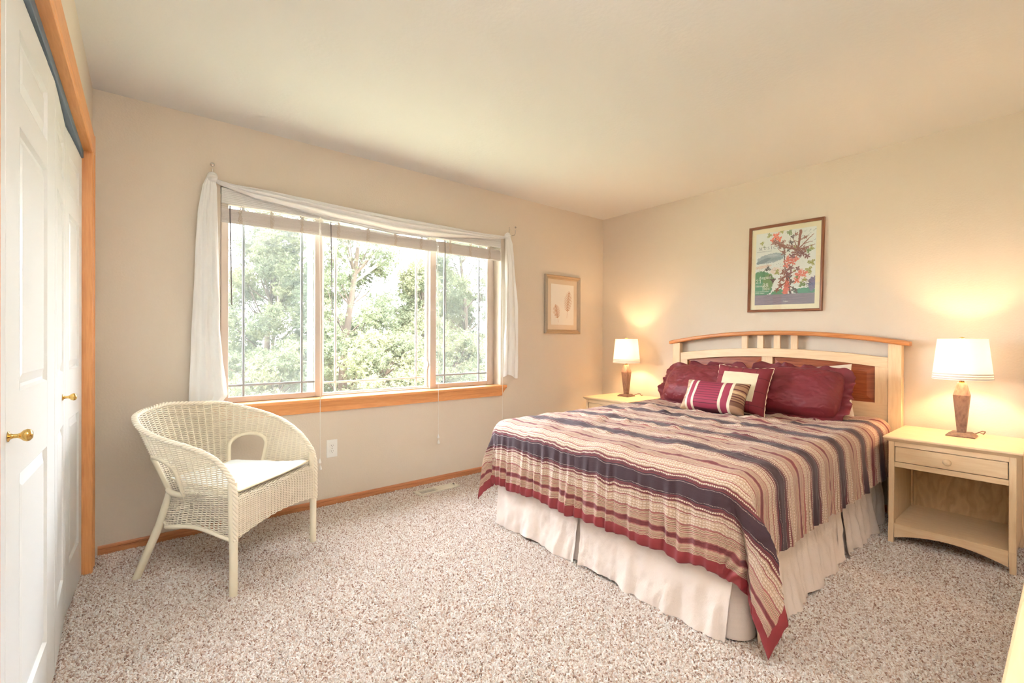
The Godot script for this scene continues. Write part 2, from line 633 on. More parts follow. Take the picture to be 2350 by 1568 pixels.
# ---------------------------------------------------------------- window
func ring(b: MB, x0: float, x1: float, y0: float, y1: float, l: float, r: float, bt: float, tp: float, z0: float, z1: float) -> void:
	b.box(Vector3(x0, y0, z0), Vector3(x0 + l, y1, z1), 0.003)
	b.box(Vector3(x1 - r, y0, z0), Vector3(x1, y1, z1), 0.003)
	b.box(Vector3(x0 + l, y0, z0), Vector3(x1 - r, y0 + bt, z1), 0.003)
	b.box(Vector3(x0 + l, y1 - tp, z0), Vector3(x1 - r, y1, z1), 0.003)

func build_window() -> void:
	var win := Node3D.new()
	win.name = numbered("window_1")
	win.set_meta("kind", "structure")
	win.set_meta("label", "wide three-part vinyl slider window with prairie muntins")
	add_child(win)
	var b := MB.new()
	ring(b, WX0, WX1, 0.722, WY1, 0.030, 0.030, 0.026, 0.05, -0.155, -0.105)
	b.box(Vector3(-2.907, 0.74, -0.15), Vector3(-2.885, 2.02, -0.110), 0.002)
	b.box(Vector3(-2.046, 0.74, -0.15), Vector3(-2.022, 2.02, -0.110), 0.002)
	obj("frame", b, M.vinyl, win)
	# left and right sliding sashes, fixed middle light
	var panes := [[-3.490, -2.888, 0.738, 0.040, 0.050, 0.036, -0.112, -0.086, true], [-2.044, -1.418, 0.738, 0.056, 0.055, 0.036, -0.112, -0.086, true], [-2.886, -2.046, 0.742, 0.018, 0.018, 0.018, -0.146, -0.122, false]]
	for q in panes:
		var s := MB.new()
		ring(s, q[0], q[1], q[2], 2.02, q[3], q[4], q[5], 0.05, q[6], q[7])
		var sash := obj("sash" if q[8] else "fixed_light", s, M.vinyl if q[8] else M.vinyl_white, win)
		var zm: float = (q[6] + q[7]) * 0.5
		var gx0: float = q[0] + q[3]
		var gx1: float = q[1] - q[4]
		var gy0: float = q[2] + q[5]
		obj("pane", MB.new().box(Vector3(gx0 - 0.004, gy0 - 0.004, zm - 0.002), Vector3(gx1 + 0.004, 1.974, zm + 0.002), 0.0), M.glass, sash)
		var mm: Material = M.muntin if q[8] else M.vinyl_white
		var off := 0.083
		for gx in [gx0 + off, gx1 - off]:
			obj("muntin", MB.new().box(Vector3(gx - 0.007, gy0, zm - 0.0065), Vector3(gx + 0.007, 1.97, zm + 0.0065), 0.002), mm, sash)
		obj("muntin", MB.new().box(Vector3(gx0, gy0 + 0.063, zm - 0.006), Vector3(gx1, gy0 + 0.077, zm + 0.006), 0.002), mm, sash)
		if q[8]:
			obj("insect_screen", MB.new().box(Vector3(q[0] + 0.02, 0.76, -0.1535), Vector3(q[1] - 0.02, 2.0, -0.1530), 0.0), M.insect_screen, sash)
	# the meeting stile seen through the left pane, latches on the right mullion
	obj("meeting_stile", MB.new().box(Vector3(-2.972, 0.75, -0.150), Vector3(-2.940, 2.0, -0.125), 0.002), M.vinyl_white, win)
	for ly in [0.93, 1.93]:
		var l := MB.new()
		l.box(Vector3(-2.060, ly - 0.035, -0.121), Vector3(-2.049, ly + 0.035, -0.113), 0.002)
		l.box(Vector3(-2.058, ly - 0.010, -0.113), Vector3(-2.050, ly + 0.022, -0.100), 0.003)
		obj("latch", l, M.vinyl_white, win)
	# wooden sill with a moulded apron, ends cut back
	b = MB.new()
	b.box(Vector3(WX0 - 0.001, 0.722, -0.106), Vector3(WX1 + 0.001, 0.738, 0.0), 0.0)
	b.box(Vector3(WX0 - 0.045, 0.715, -0.0), Vector3(WX1 + 0.042, 0.738, 0.046), 0.004)
	var lo := [Vector2(0.018, 0.645), Vector2(0.022, 0.676), Vector2(0.034, 0.702), Vector2(0.042, 0.7155)]
	for i in 3:
		var e0 := 0.012 * (3 - i)
		var e1 := 0.012 * (2 - i)
		var xa0 := WX0 - 0.045 + e0
		var xa1 := WX0 - 0.045 + e1
		var xb0 := WX1 + 0.042 - e0
		var xb1 := WX1 + 0.042 - e1
		b.hexa([Vector3(xa0, lo[i].y, 0), Vector3(xb0, lo[i].y, 0), Vector3(xb0, lo[i].y, lo[i].x), Vector3(xa0, lo[i].y, lo[i].x), Vector3(xa1, lo[i + 1].y, 0), Vector3(xb1, lo[i + 1].y, 0), Vector3(xb1, lo[i + 1].y, lo[i + 1].x), Vector3(xa1, lo[i + 1].y, lo[i + 1].x)])
	struct("trim_5", b, M.fir_x, "stained wood window sill with moulded apron")

# ---------------------------------------------------------------- woven wood shades
func build_shades() -> void:
	var spans := [[-3.498, -2.936], [-2.926, -2.030], [-2.020, -1.392]]
	var says := ["raised woven wood shade over the left sliding pane", "raised woven wood shade over the wide middle pane", "raised woven wood shade over the right sliding pane"]
	var rng := RandomNumberGenerator.new()
	rng.seed = 77
	for i in 3:
		var x0: float = spans[i][0]
		var x1: float = spans[i][1]
		var t := thing("window_shade", says[i], "shade", Vector3((x0 + x1) * 0.5, 1.84, 0), 0.0, "woven wood shades")
		var h := (x1 - x0) * 0.5
		# valance of pale slats
		var b := MB.new()
		b.box(Vector3(-h, 0.115, -0.006), Vector3(h, 0.207, 0.004), 0.001)
		for k in 9:
			b.box(Vector3(-h, 0.1165 + k * 0.0101, 0.002), Vector3(h, 0.1165 + k * 0.0101 + 0.0085, 0.0075 + 0.001 * (k % 2)), 0.001)
		obj("valance", b, M.bamboo_light, t)
		obj("head_rail", MB.new().box(Vector3(-h, 0.178, -0.055), Vector3(h, 0.212, -0.010), 0.002), M.bamboo_light, t)
		# gathered stack: folded layers of slats
		var s := MB.new()
		var rows := 22
		for k in rows:
			var y := 0.0025 + k * 0.0040
			for lay in 3:
				var z := 0.004 - lay * 0.013 + rng.randf_range(-0.0015, 0.0015) - 0.012 * pow(float(k) / rows, 3.0)
				var sag := rng.randf_range(-0.0008, 0.0008)
				s.box(Vector3(-h + rng.randf() * 0.002, y + sag, z - 0.0025), Vector3(h - rng.randf() * 0.002, y + sag + 0.0034, z + 0.0015), 0.0005)
		# loose slats in the gap above the stack
		for k in [0.094, 0.1045]:
			s.box(Vector3(-h, k, -0.016), Vector3(h, k + 0.003, -0.013), 0.0005)
		var stack := obj("slat_stack", s, M.bamboo, t)
		stack.set_meta("kind", "stuff")
		# bunched ladder tapes
		var nt := 3 if i != 1 else 4
		for k in nt:
			var tx := -h + (k + 0.5) * 2.0 * h / nt * 0.94 + 0.01
			var c := MB.new()
			for r in 7:
				var pp := []
				for q in 7:
					pp.append(Vector3(tx + rng.randf_range(-0.013, 0.013), 0.106 - q * 0.0172 + rng.randf_range(-0.004, 0.004), 0.0085 + rng.randf_range(-0.001, 0.003)))
				c.tube(pts(pp), 0.0017, 5)
			obj("tie_bunch", c, M.tie_tan, t)
		# tilt wand, its backlit dark put into the colour, and pale pull cord with its toggles
		var wx: float = [-3.450, -2.858, -1.962][i] - (x0 + x1) * 0.5
		obj("wand", MB.new().tube(pts([Vector3(wx - 0.006, 0.10, 0.016), Vector3(wx, -0.25, 0.017), Vector3(wx + 0.004, [-0.496, -0.535, -0.492][i], 0.017)]), 0.0036, 8), M.wand, t)
		var cx: float = [-2.943, -2.046, -1.405][i] - (x0 + x1) * 0.5
		var cy: float = [0.335, 0.385, 0.40][i] - 1.84
		var cd := MB.new()
		cd.tube(pts([Vector3(cx, 0.10, 0.020), Vector3(cx + 0.001, -0.5, 0.049), Vector3(cx, -1.1, 0.053), Vector3(cx, cy, 0.053)]), 0.0011, 5)
		cd.tube(pts([Vector3(cx + 0.003, 0.10, 0.020), Vector3(cx + 0.004, -0.5, 0.049), Vector3(cx + 0.002, -1.1, 0.053), Vector3(cx + 0.004, cy - 0.04, 0.053)]), 0.0011, 5)
		var cord := obj("pull_cord", cd, M.cord_white, t)
		for q in [Vector3(cx, cy, 0.053), Vector3(cx + 0.004, cy - 0.045, 0.053)]:
			obj("toggle", MB.new().lathe([Vector2(0.0, -0.026), Vector2(0.0085, -0.025), Vector2(0.0095, -0.018), Vector2(0.005, -0.002), Vector2(0.0015, 0.006)], 12, q), M.plastic_white, cord)

# ---------------------------------------------------------------- sheer scarf over the window
func build_scarf() -> void:
	var t := thing("scarf_curtain", "sheer white scarf valance knotted at both window corners, tails hanging", "curtain")
	var top := [[-3.535, 2.085], [-3.45, 2.072], [-3.254, 2.07], [-3.0, 2.061], [-2.792, 2.053], [-2.428, 2.049], [-2.044, 2.052], [-1.6, 2.052], [-1.36, 2.062]]
	var bot := [[-3.535, 2.062], [-3.45, 2.040], [-3.316, 2.006], [-2.936, 1.963], [-2.762, 1.950], [-2.427, 1.930], [-2.15, 1.940], [-2.044, 1.952], [-1.75, 1.990], [-1.44, 2.024], [-1.36, 2.040]]
	var nz := noise(1.6, 2, 61)
	var f := func(i: int, j: int) -> Vector3:
		var q := i / 119.0
		var x := lerpf(-3.535, -1.36, q)
		var yt := table(top, x)
		var yb := table(bot, x)
		var a := j / 27.0
		var w := yt - yb
		var fold := absf(sin(PI * (a * 3.0 + 0.35 * sin(q * 4.0)))) * 0.35 * minf(w, 0.08)
		var belly := sin(PI * a) * 0.5 * minf(w, 0.09)
		return Vector3(x, lerpf(yt, yb, a), 0.020 + belly + fold + 0.004 * nz.get_noise_2d(x * 3.0, a * 0.6))
	var b := MB.new().grid(120, 28, f)
	var back := func(i: int, j: int) -> Vector3:
		var p: Vector3 = f.call(i, j)
		return Vector3(p.x, p.y, 0.014)
	b.grid(120, 28, back, null, true)
	obj("swag", b, M.sheer_white, t)
	# tails: [y, left edge, right edge]
	var lt := [[2.085, -3.575, -3.535], [2.03, -3.595, -3.525], [1.878, -3.618, -3.522], [1.70, -3.628, -3.517], [1.484, -3.634, -3.514], [1.2, -3.646, -3.509], [1.0, -3.652, -3.492], [0.9, -3.656, -3.477], [0.80, -3.659, -3.467], [0.757, -3.660, -3.50]]
	var rt := [[2.07, -1.365, -1.318], [2.0, -1.370, -1.290], [1.84, -1.368, -1.268], [1.6, -1.366, -1.246], [1.40, -1.365, -1.228], [1.12, -1.374, -1.218], [0.95, -1.380, -1.219], [0.81, -1.386, -1.221]]
	tail(t, lt, 0.765, 5.0, 3)
	tail(t, rt, 0.80, 4.0, 9)
	for k in [Vector3(-3.548, 2.085, 0.045), Vector3(-1.348, 2.062, 0.045)]:
		var kb := MB.new()
		for r in 3:
			var ring := []
			for q in 15:
				var a := TAU * q / 14.0
				var tilt := [0.3, 1.4, -0.8][r] as float
				ring.append(k + Vector3(cos(a) * 0.016, sin(a) * 0.020 * cos(tilt), sin(a) * 0.016 * sin(tilt) + cos(a) * 0.004))
			kb.tube(pts(ring), 0.011, 8, false)
		obj("knot", kb, M.sheer_white, t)
	# glass-topped hooks
	for q in [[Vector3(-3.549, 2.10, 0.0), "left", 0.055, 0.012, "clear glass ball hook holding the scarf above the chair side"], [Vector3(-1.262, 2.095, 0.0), "right", 0.055, 0.009, "small glass ball hook holding the scarf near the fern print"], [Vector3(-1.332, 2.095, 0.0), "thin", 0.04, 0.0045, "thin wire hook beside the glass ball hook near the fern print"]]:
		var p: Vector3 = q[0]
		var hk := thing("curtain_hook", q[4], "hook", p, 0.0, "scarf hooks")
		obj("stem", MB.new().tube(pts([Vector3(0, -0.01, 0.0), Vector3(0, -0.012, 0.035), Vector3(0, 0.0, 0.048), Vector3(0, 0.03, 0.05)]), 0.003, 8), M.chrome, hk)
		var r: float = q[3]
		var pr := []
		for k in 11:
			var a := -PI / 2 + PI * k / 10.0
			pr.append(Vector2(maxf(0.0, r * cos(a)), r * sin(a)))
		obj("ball", MB.new().lathe(pr, 16, Vector3(0, q[2], 0.05)), M.chrome, hk)

func tail(t: Node3D, edge: Array, bottom: float, waves: float, sd: int) -> void:
	var le := []
	var re := []
	for e in range(edge.size() - 1, -1, -1):
		le.append([edge[e][0], edge[e][1]])
		re.append([edge[e][0], edge[e][2]])
	var topy: float = edge[0][0]
	var boty: float = edge[-1][0]
	var nz := noise(1.0, 2, sd)
	var f := func(i: int, j: int) -> Vector3:
		var q := i / 99.0
		var a := j / 40.0
		var y := lerpf(topy, boty + 0.02 * sin(a * 5.0) * q, q)
		var w := table(re, y) - table(le, y)
		var amp := 0.012 * smoothstep(0.0, 0.25, q) * (0.6 + 0.6 * q)
		var z := 0.042 + amp * sin(TAU * waves * 0.5 * a + 1.2 * nz.get_noise_2d(q * 2.0, 3.0)) + 0.006 * nz.get_noise_2d(q * 3.0, a * 6.0)
		return Vector3(table(le, y) + w * a, y, z)
	var back := func(i: int, j: int) -> Vector3:
		var p: Vector3 = f.call(i, j)
		return p - Vector3(0, 0, 0.005)
	var b := MB.new().grid(100, 41, f, null, true)
	b.grid(100, 41, back)
	obj("tail", b, M.sheer_white, t)

# ---------------------------------------------------------------- outside
func sprig() -> ArrayMesh:
	# a spray of short juniper shoots, about 10 cm across
	var b := MB.new()
	var rng := RandomNumberGenerator.new()
	rng.seed = 4
	for k in 16:
		var d := Vector3(rng.randf_range(-1, 1), rng.randf_range(-0.35, 1), rng.randf_range(-1, 1)).normalized()
		var s := d.cross(Vector3(0.3, 0.9, 0.2)).normalized() * rng.randf_range(0.006, 0.010)
		var u := d.cross(s).normalized() * 0.006
		var a := d * 0.006
		var m := d * rng.randf_range(0.025, 0.04)
		var e := d * rng.randf_range(0.05, 0.075)
		b.tri(a, m + s, e, u)
		b.tri(a, e, m - s, u)
		b.tri(a, m + u * 1.3, e, s)
	return b.done()

func tree(label: String, at: Vector3, height: float, lean: float, crown: Array, clumps: int, per: int, sd: int, spray: ArrayMesh, tints: Array, bare := [], group := "junipers outside the window") -> Node3D:
	# crown: [[height fraction, radius], ...]
	var t := thing("juniper_tree", label, "tree", at, 0.0, group)
	var rng := RandomNumberGenerator.new()
	rng.seed = sd
	var trunk := []
	var rad := PackedFloat32Array()
	for k in 13:
		var q := k / 12.0
		trunk.append(Vector3(lean * q + 0.10 * sin(q * 7.0 + sd), height * q * 0.97, 0.10 * cos(q * 5.0 + sd)))
		rad.append(lerpf(0.115, 0.012, q) * height / 6.0)
	var b := MB.new().tube(pts(trunk), rad, 9)
	obj("trunk", b, M.bark, t)
	var limbs := MB.new()
	var heads := []
	for k in clumps:
		var q := sqrt(rng.randf()) if false else rng.randf()
		q = lerpf(crown[0][0], crown[-1][0], q)
		var r := table(crown, q) * sqrt(rng.randf_range(0.12, 1.0))
		var ang := rng.randf() * TAU
		var p := Vector3(lean * q, height * q, 0) + Vector3(cos(ang) * r, rng.randf_range(-0.15, 0.15), sin(ang) * r)
		heads.append(p)
		if k % 3 == 0:
			var s: Vector3 = trunk[clampi(int(q * 12.0 * 0.92), 0, 12)]
			var mid := (s + p) * 0.5 + Vector3(0, rng.randf_range(-0.1, 0.05), 0)
			limbs.tube(pts([s, mid, p]), [0.022, 0.012, 0.005], 5, false)
	obj("limbs", limbs, M.bark, t).set_meta("kind", "stuff")
	for e in bare:
		var dead := MB.new()
		for k in 6:
			var s: Vector3 = e[0]
			var p: Vector3 = e[1]
			var w := Vector3(rng.randf_range(-0.35, 0.35), rng.randf_range(-0.25, 0.3), rng.randf_range(-0.2, 0.2)) * (p - s).length() * 0.6
			dead.tube(pts([s, (s + p) * 0.5 + w * 0.3 + Vector3(0, 0.05, 0), p + w]), [0.016, 0.009, 0.003], 5, false)
		obj("dead_branch", dead, M.dead_wood, t)
	var mm := MultiMesh.new()
	mm.transform_format = MultiMesh.TRANSFORM_3D
	mm.use_colors = true
	mm.mesh = spray
	per = per * 2
	mm.instance_count = clumps * per
	var i := 0
	for p in heads:
		var tint: Color = tints[rng.randi() % tints.size()]
		var size := rng.randf_range(0.16, 0.34)
		for k in per:
			var d := Vector3(rng.randfn(), rng.randfn() * 0.8, rng.randfn()) * size * 0.45
			var bs := Basis.from_euler(Vector3(rng.randf() * TAU, rng.randf() * TAU, rng.randf() * TAU)).scaled(Vector3.ONE * rng.randf_range(0.45, 0.95))
			mm.set_instance_transform(i, Transform3D(bs, p + d))
			var c := tint * rng.randf_range(0.52, 0.78)
			c.a = 1.0
			mm.set_instance_color(i, c)
			i += 1
	var o := MultiMeshInstance3D.new()
	o.name = "foliage"
	o.multimesh = mm
	o.material_override = M.juniper
	t.add_child(o)
	o.set_meta("kind", "stuff")
	return t

func build_outside() -> void:
	struct("ground", MB.new().box(Vector3(-60, -3.3, -90), Vector3(60, -3.0, 30), 0.0), M.lawn, "pale sunny lawn far below the window")
	var spray := sprig()
	var g1 := [Color(0.20, 0.225, 0.115), Color(0.25, 0.265, 0.13), Color(0.155, 0.18, 0.10)]
	var g2 := [Color(0.25, 0.27, 0.14), Color(0.29, 0.30, 0.16), Color(0.19, 0.22, 0.12)]
	var g3 := [Color(0.15, 0.18, 0.10), Color(0.20, 0.23, 0.12)]
	tree("tall cone-shaped juniper filling the left sliding pane", Vector3(-1.85, -3, -7.2), 6.75, 0.1, [[0.30, 1.7], [0.5, 1.5], [0.7, 1.15], [0.85, 0.8], [0.97, 0.45]], 190, 70, 101, spray, g1, [[Vector3(0.05, 4.75, 0.4), Vector3(0.15, 5.6, 0.6)], [Vector3(0.0, 3.75, 1.5), Vector3(0.7, 4.25, 1.7)], [Vector3(-0.9, 3.3, 1.6), Vector3(0.2, 3.9, 1.8)]])
	tree("open old juniper with bare brown trunk in the middle pane", Vector3(-0.85, -3, -5.6), 7.4, 0.15, [[0.50, 1.2], [0.6, 0.9], [0.72, 0.75], [0.85, 0.9], [0.98, 0.7]], 85, 60, 102, spray, g3, [[Vector3(0.1, 5.2, 0), Vector3(1.3, 6.0, 0.1)], [Vector3(0.1, 5.5, 0), Vector3(-0.7, 6.1, 0.2)]])
	tree("pointed bright juniper at the right of the middle pane", Vector3(1.05, -3, -6.4), 6.1, 0.05, [[0.25, 1.2], [0.5, 1.05], [0.7, 0.75], [0.85, 0.42], [0.98, 0.16]], 130, 70, 103, spray, g2)
	tree("tall juniper seen through the right sliding pane", Vector3(2.7, -3, -7.0), 7.6, -0.1, [[0.25, 1.5], [0.5, 1.35], [0.7, 1.15], [0.85, 0.9], [0.98, 0.5]], 170, 66, 104, spray, g1, [[Vector3(-0.6, 4.8, 1.3), Vector3(-0.1, 4.2, 1.5)], [Vector3(0.3, 3.4, 1.5), Vector3(0.9, 2.9, 1.6)]])
	tree("round sunlit juniper crown low in the middle pane", Vector3(-0.45, -3, -4.5), 4.3, 0.0, [[0.35, 0.95], [0.6, 1.1], [0.8, 0.9], [0.98, 0.45]], 130, 64, 105, spray, g2, [[Vector3(-0.2, 3.3, 0.9), Vector3(0.3, 3.0, 1.0)]])
	tree("low spreading juniper behind the right pane's bottom rail", Vector3(1.35, -3, -5.2), 4.2, 0.1, [[0.35, 0.9], [0.6, 1.0], [0.8, 0.8], [0.98, 0.4]], 90, 60, 106, spray, g2)
	tree("shrubby juniper low in the left sliding pane", Vector3(-2.05, -3, -5.4), 3.9, 0.0, [[0.45, 0.8], [0.65, 0.9], [0.85, 0.7], [0.98, 0.35]], 70, 56, 107, spray, g2)
	tree("dusky distant juniper between the left pane's tree and the middle one", Vector3(-1.0, -3, -11.0), 6.2, 0.0, [[0.25, 1.9], [0.6, 1.5], [0.85, 0.8], [0.98, 0.3]], 120, 50, 108, spray, g3)
	tree("distant juniper at the window's far left edge", Vector3(-3.2, -3, -16.0), 5.0, 0.0, [[0.25, 2.2], [0.6, 1.8], [0.85, 1.0], [0.98, 0.4]], 120, 46, 109, spray, g3)
	tree("distant juniper behind the right sliding pane", Vector3(4.6, -3, -12.0), 7.0, 0.0, [[0.2, 2.4], [0.6, 1.9], [0.85, 1.1], [0.98, 0.4]], 140, 50, 110, spray, g1)
	tree("distant dusky juniper low behind the middle pane's bare trunk", Vector3(0.55, -3, -10.5), 4.9, 0.0, [[0.25, 2.0], [0.6, 1.6], [0.85, 0.9], [0.98, 0.3]], 120, 50, 112, spray, g1)
	tree("distant low juniper behind the left pane's tall tree", Vector3(-2.5, -3, -12.5), 5.3, 0.0, [[0.25, 1.9], [0.6, 1.5], [0.85, 0.9], [0.98, 0.3]], 110, 50, 113, spray, g1)
	tree("middle-distance juniper between the pointed tree and the right pane", Vector3(3.3, -3, -9.3), 6.4, 0.0, [[0.25, 1.8], [0.6, 1.5], [0.85, 1.0], [0.98, 0.5]], 140, 56, 114, spray, g2)
	tree("distant juniper filling the gap behind the pointed bright one", Vector3(2.3, -3, -11.5), 5.6, 0.0, [[0.2, 2.2], [0.6, 1.7], [0.85, 0.9], [0.98, 0.3]], 120, 50, 111, spray, g3)

# ---------------------------------------------------------------- carpet pile
func build_carpet() -> void:
	var b := MB.new()
	# one twisted yarn end: a stub that leans and has a soft tip
	var prof := [[0.0026, -0.012], [0.0031, -0.004], [0.0029, 0.0003], [0.0018, 0.0022]]
	var base := b.v.size()
	for k in prof.size():
		for s in 6:
			var a := TAU * s / 5.0 + k * 0.5
			var o := Vector3(cos(a), 0, sin(a))
			b.put(o * prof[k][0] + Vector3(0.0012 * k * k * 0.4, prof[k][1], 0), (o + Vector3(0, 0.25 * k, 0)).normalized())
	for k in prof.size() - 1:
		for s in 5:
			var a := base + k * 6 + s
			b.face(a, a + 6, a + 7)
			b.face(a, a + 7, a + 1)
	var top := base + (prof.size() - 1) * 6
	for s in range(1, 4):
		b.face(top, top + s, top + s + 1)
	var rng := RandomNumberGenerator.new()
	rng.seed = 9
	var spots := PackedVector3Array()
	var z := 0.014
	while z < 3.45:
		var x := LW - 0.06 if z > 0.237 and z < 2.05 else LW
		while x < -0.02:
			# finer where the floor lies close to the eye
			var pitch := 0.0050 if z > 0.9 and x < -0.9 else 0.0060
			var px := x + rng.randf_range(-0.45, 0.45) * pitch
			var pz := z + rng.randf_range(-0.45, 0.45) * pitch
			var hidden := (px > -1.95 and pz > 1.02 and pz < 2.30) or (px > -0.5 and pz < 0.8) or (pz > 3.0 and px < -3.4) or pz > 3.26 or (px > -2.302 and px < -1.948 and pz > 0.126 and pz < 0.230)
			if not hidden:
				spots.append(Vector3(px, 0.0, pz))
			x += pitch
		z += 0.0052
	var mm := MultiMesh.new()
	mm.transform_format = MultiMesh.TRANSFORM_3D
	mm.use_colors = true
	mm.mesh = b.done()
	mm.instance_count = spots.size()
	var cols := [rgb(244, 237, 231), rgb(232, 219, 209), rgb(219, 202, 189), rgb(200, 172, 154), rgb(164, 130, 112), rgb(238, 227, 218), rgb(227, 212, 201), rgb(248, 243, 238)]
	var lin := []
	for c in cols:
		lin.append(c.srgb_to_linear())
	var nz := noise(90.0, 2, 71)
	for i in spots.size():
		var p := spots[i]
		var bs := Basis.from_euler(Vector3(rng.randf_range(-0.5, 0.5), rng.randf() * TAU, rng.randf_range(-0.5, 0.5))).scaled(Vector3(1, 1, 1) * rng.randf_range(0.9, 1.35))
		mm.set_instance_transform(i, Transform3D(bs, p + Vector3(0, rng.randf_range(-0.003, 0.001), 0)))
		var w := nz.get_noise_2d(p.x, p.z) * 0.6 + rng.randf_range(-0.55, 0.55)
		var c: Color
		if w < -0.44:
			c = lin[4] if rng.randf() < 0.6 else lin[3]
		elif w < -0.12:
			c = lin[3] if rng.randf() < 0.4 else lin[2]
		elif w < 0.15:
			c = lin[6] if rng.randf() < 0.5 else lin[1]
		else:
			c = [lin[0], lin[5], lin[7]][rng.randi() % 3]
		mm.set_instance_color(i, c)
	var o := MultiMeshInstance3D.new()
	o.name = "carpet_pile"
	o.multimesh = mm
	o.material_override = M.carpet_tuft
	floor_node.add_child(o)
	o.set_meta("kind", "stuff")

# ---------------------------------------------------------------- bed
const BZ0 := 0.94        # mattress sides
const BZ1 := 2.42
const BX0 := -2.10       # mattress foot
const BTOP := 0.635      # top of the bedding

func cap_y(z: float) -> float:
	# under side of the headboard's curved cap
	return 1.182 - 0.078 * pow(absf(z - 1.708) / 0.845, 2.0)

func build_bed() -> void:
	var t := thing("bed", "queen bed with arched light wood headboard and dark panels", "bed", Vector3(0, 0, 0))
	# posts
	for q in [[0.885, 0.958], [2.445, 2.518]]:
		obj("post", MB.new().box(Vector3(-0.072, 0, q[0]), Vector3(-0.022, cap_y((q[0] + q[1]) * 0.5) + 0.004, q[1]), 0.004), M.maple_y, t)
	# curved cap, bullnosed, swept along the arch
	var sec := PackedVector2Array()
	for k in 24:
		var a := TAU * k / 24.0
		sec.append(Vector2(signf(cos(a)) * pow(absf(cos(a)), 0.55) * 0.044 - 0.053, signf(sin(a)) * pow(absf(sin(a)), 0.55) * 0.0175 + 0.0180))
	var sweep := func(i: int, j: int) -> Vector3:
		var z := lerpf(0.860, 2.556, i / 60.0)
		var shrink := 1.0 if i > 0 and i < 60 else 0.86
		var q := sec[j % 24]
		return Vector3(-0.053 + (q.x + 0.053) * shrink, cap_y(z) + 0.018 + (q.y - 0.018) * shrink, z)
	var cb := MB.new().grid(61, 25, sweep)
	for e in [0, 60]:
		var ring := []
		for k in 24:
			ring.append(sweep.call(e, k))
		for k in range(1, 23):
			cb.tri(ring[0], ring[k], ring[k + 1], Vector3(0, 0, -1.0 if e == 0 else 1.0))
	obj("cap_rail", cb, M.oak, t, "orange brown curved cap rail")
	var poly := PackedVector2Array()
	# arched top rail of the panel frame, ends at the posts
	var rail := func(y0: float, y1: float, lo: bool) -> float: return 0.0
	for i in 31:
		var z := lerpf(0.958, 2.445, i / 30.0)
		poly.append(Vector2(z, 1.080 - 0.051 * pow(absf(z - 1.70) / 0.745, 2.0)))
	for i in range(30, -1, -1):
		var z := lerpf(0.958, 2.445, i / 30.0)
		poly.append(Vector2(z, 1.014 - 0.046 * pow(absf(z - 1.70) / 0.68, 2.0)))
	obj("arched_rail", MB.new().prism(poly, 0, -0.062, -0.030, 0.003), M.maple_z, t)
	# stiles, middle stile, bottom rail
	for q in [[0.958, 1.024, 0.99], [1.657, 1.737, 1.03], [2.375, 2.445, 0.99]]:
		obj("stile", MB.new().box(Vector3(-0.0605, 0.44, q[0]), Vector3(-0.031, q[2], q[1]), 0.002), M.maple_y, t)
	obj("bottom_rail", MB.new().box(Vector3(-0.0607, 0.40, 0.958), Vector3(-0.031, 0.727, 2.445), 0.002), M.maple_z, t)
	for q in [[1.024, 1.657], [1.737, 2.375]]:
		# raised panel with bevelled margin
		var b := MB.new()
		var za: float = q[0]
		var zb: float = q[1]
		var ytop := func(z: float) -> float: return 1.016 - 0.046 * pow(absf(z - 1.70) / 0.68, 2.0)
		var outer := PackedVector3Array()
		var inner := PackedVector3Array()
		var mg := 0.045
		outer.append(Vector3(-0.040, 0.725, za)); outer.append(Vector3(-0.040, 0.725, zb))
		inner.append(Vector3(-0.052, 0.725 + mg, za + mg)); inner.append(Vector3(-0.052, 0.725 + mg, zb - mg))
		for i in 13:
			var s := i / 12.0
			var zo := lerpf(zb, za, s)
			var zi := lerpf(zb - mg, za + mg, s)
			outer.append(Vector3(-0.040, ytop.call(zo), zo))
			inner.append(Vector3(-0.052, ytop.call(zi) - mg, zi))
		var m := outer.size()
		var p2 := PackedVector2Array()
		for p in inner:
			p2.append(Vector2(p.z, p.y))
		var tr := Geometry2D.triangulate_polygon(p2)
		for i in range(0, tr.size(), 3):
			b.tri(inner[tr[i]], inner[tr[i + 1]], inner[tr[i + 2]], Vector3(-1, 0, 0))
		for i in m:
			var j := (i + 1) % m
			var nn := (outer[j] - outer[i]).cross(inner[i] - outer[i]).normalized()
			if nn.x > 0.0:
				nn = -nn
			b.quad(outer[i], outer[j], inner[j], inner[i], nn)
		b.box(Vector3(-0.042, 0.72, za - 0.004), Vector3(-0.034, 0.97, zb + 0.004), 0.0)
		obj("panel", b, M.cherry, t, "dark reddish raised panel")
	for q in [[1.500, 1.546], [1.622, 1.668], [1.743, 1.790], [1.863, 1.910]]:
		var zc: float = (q[0] + q[1]) * 0.5
		obj("slat", MB.new().box(Vector3(-0.056, 1.07, q[0]), Vector3(-0.034, cap_y(zc) + 0.006, q[1]), 0.002), M.maple_y, t)
	# steel frame on feet, box spring, mattress
	var fr := MB.new()
	for z in [BZ0 + 0.02, BZ1 - 0.02]:
		fr.box(Vector3(BX0 + 0.04, 0.17, z - 0.02), Vector3(-0.075, 0.20, z + 0.02), 0.002)
	for x in [-0.32, -1.1, -2.0]:
		fr.box(Vector3(x - 0.02, 0.16, BZ0 + 0.02), Vector3(x + 0.02, 0.19, BZ1 - 0.02), 0.002)
		for z in [BZ0 + 0.06, BZ1 - 0.06]:
			fr.tube(pts([Vector3(x, 0.17, z), Vector3(x, 0.0, z)]), 0.018, 10)
	obj("metal_frame", fr, M.metal_black, t)
	obj("box_spring", MB.new().box(Vector3(BX0 + 0.02, 0.20, BZ0 + 0.01), Vector3(-0.085, 0.36, BZ1 - 0.01), 0.03), M.skirt_linen, t)
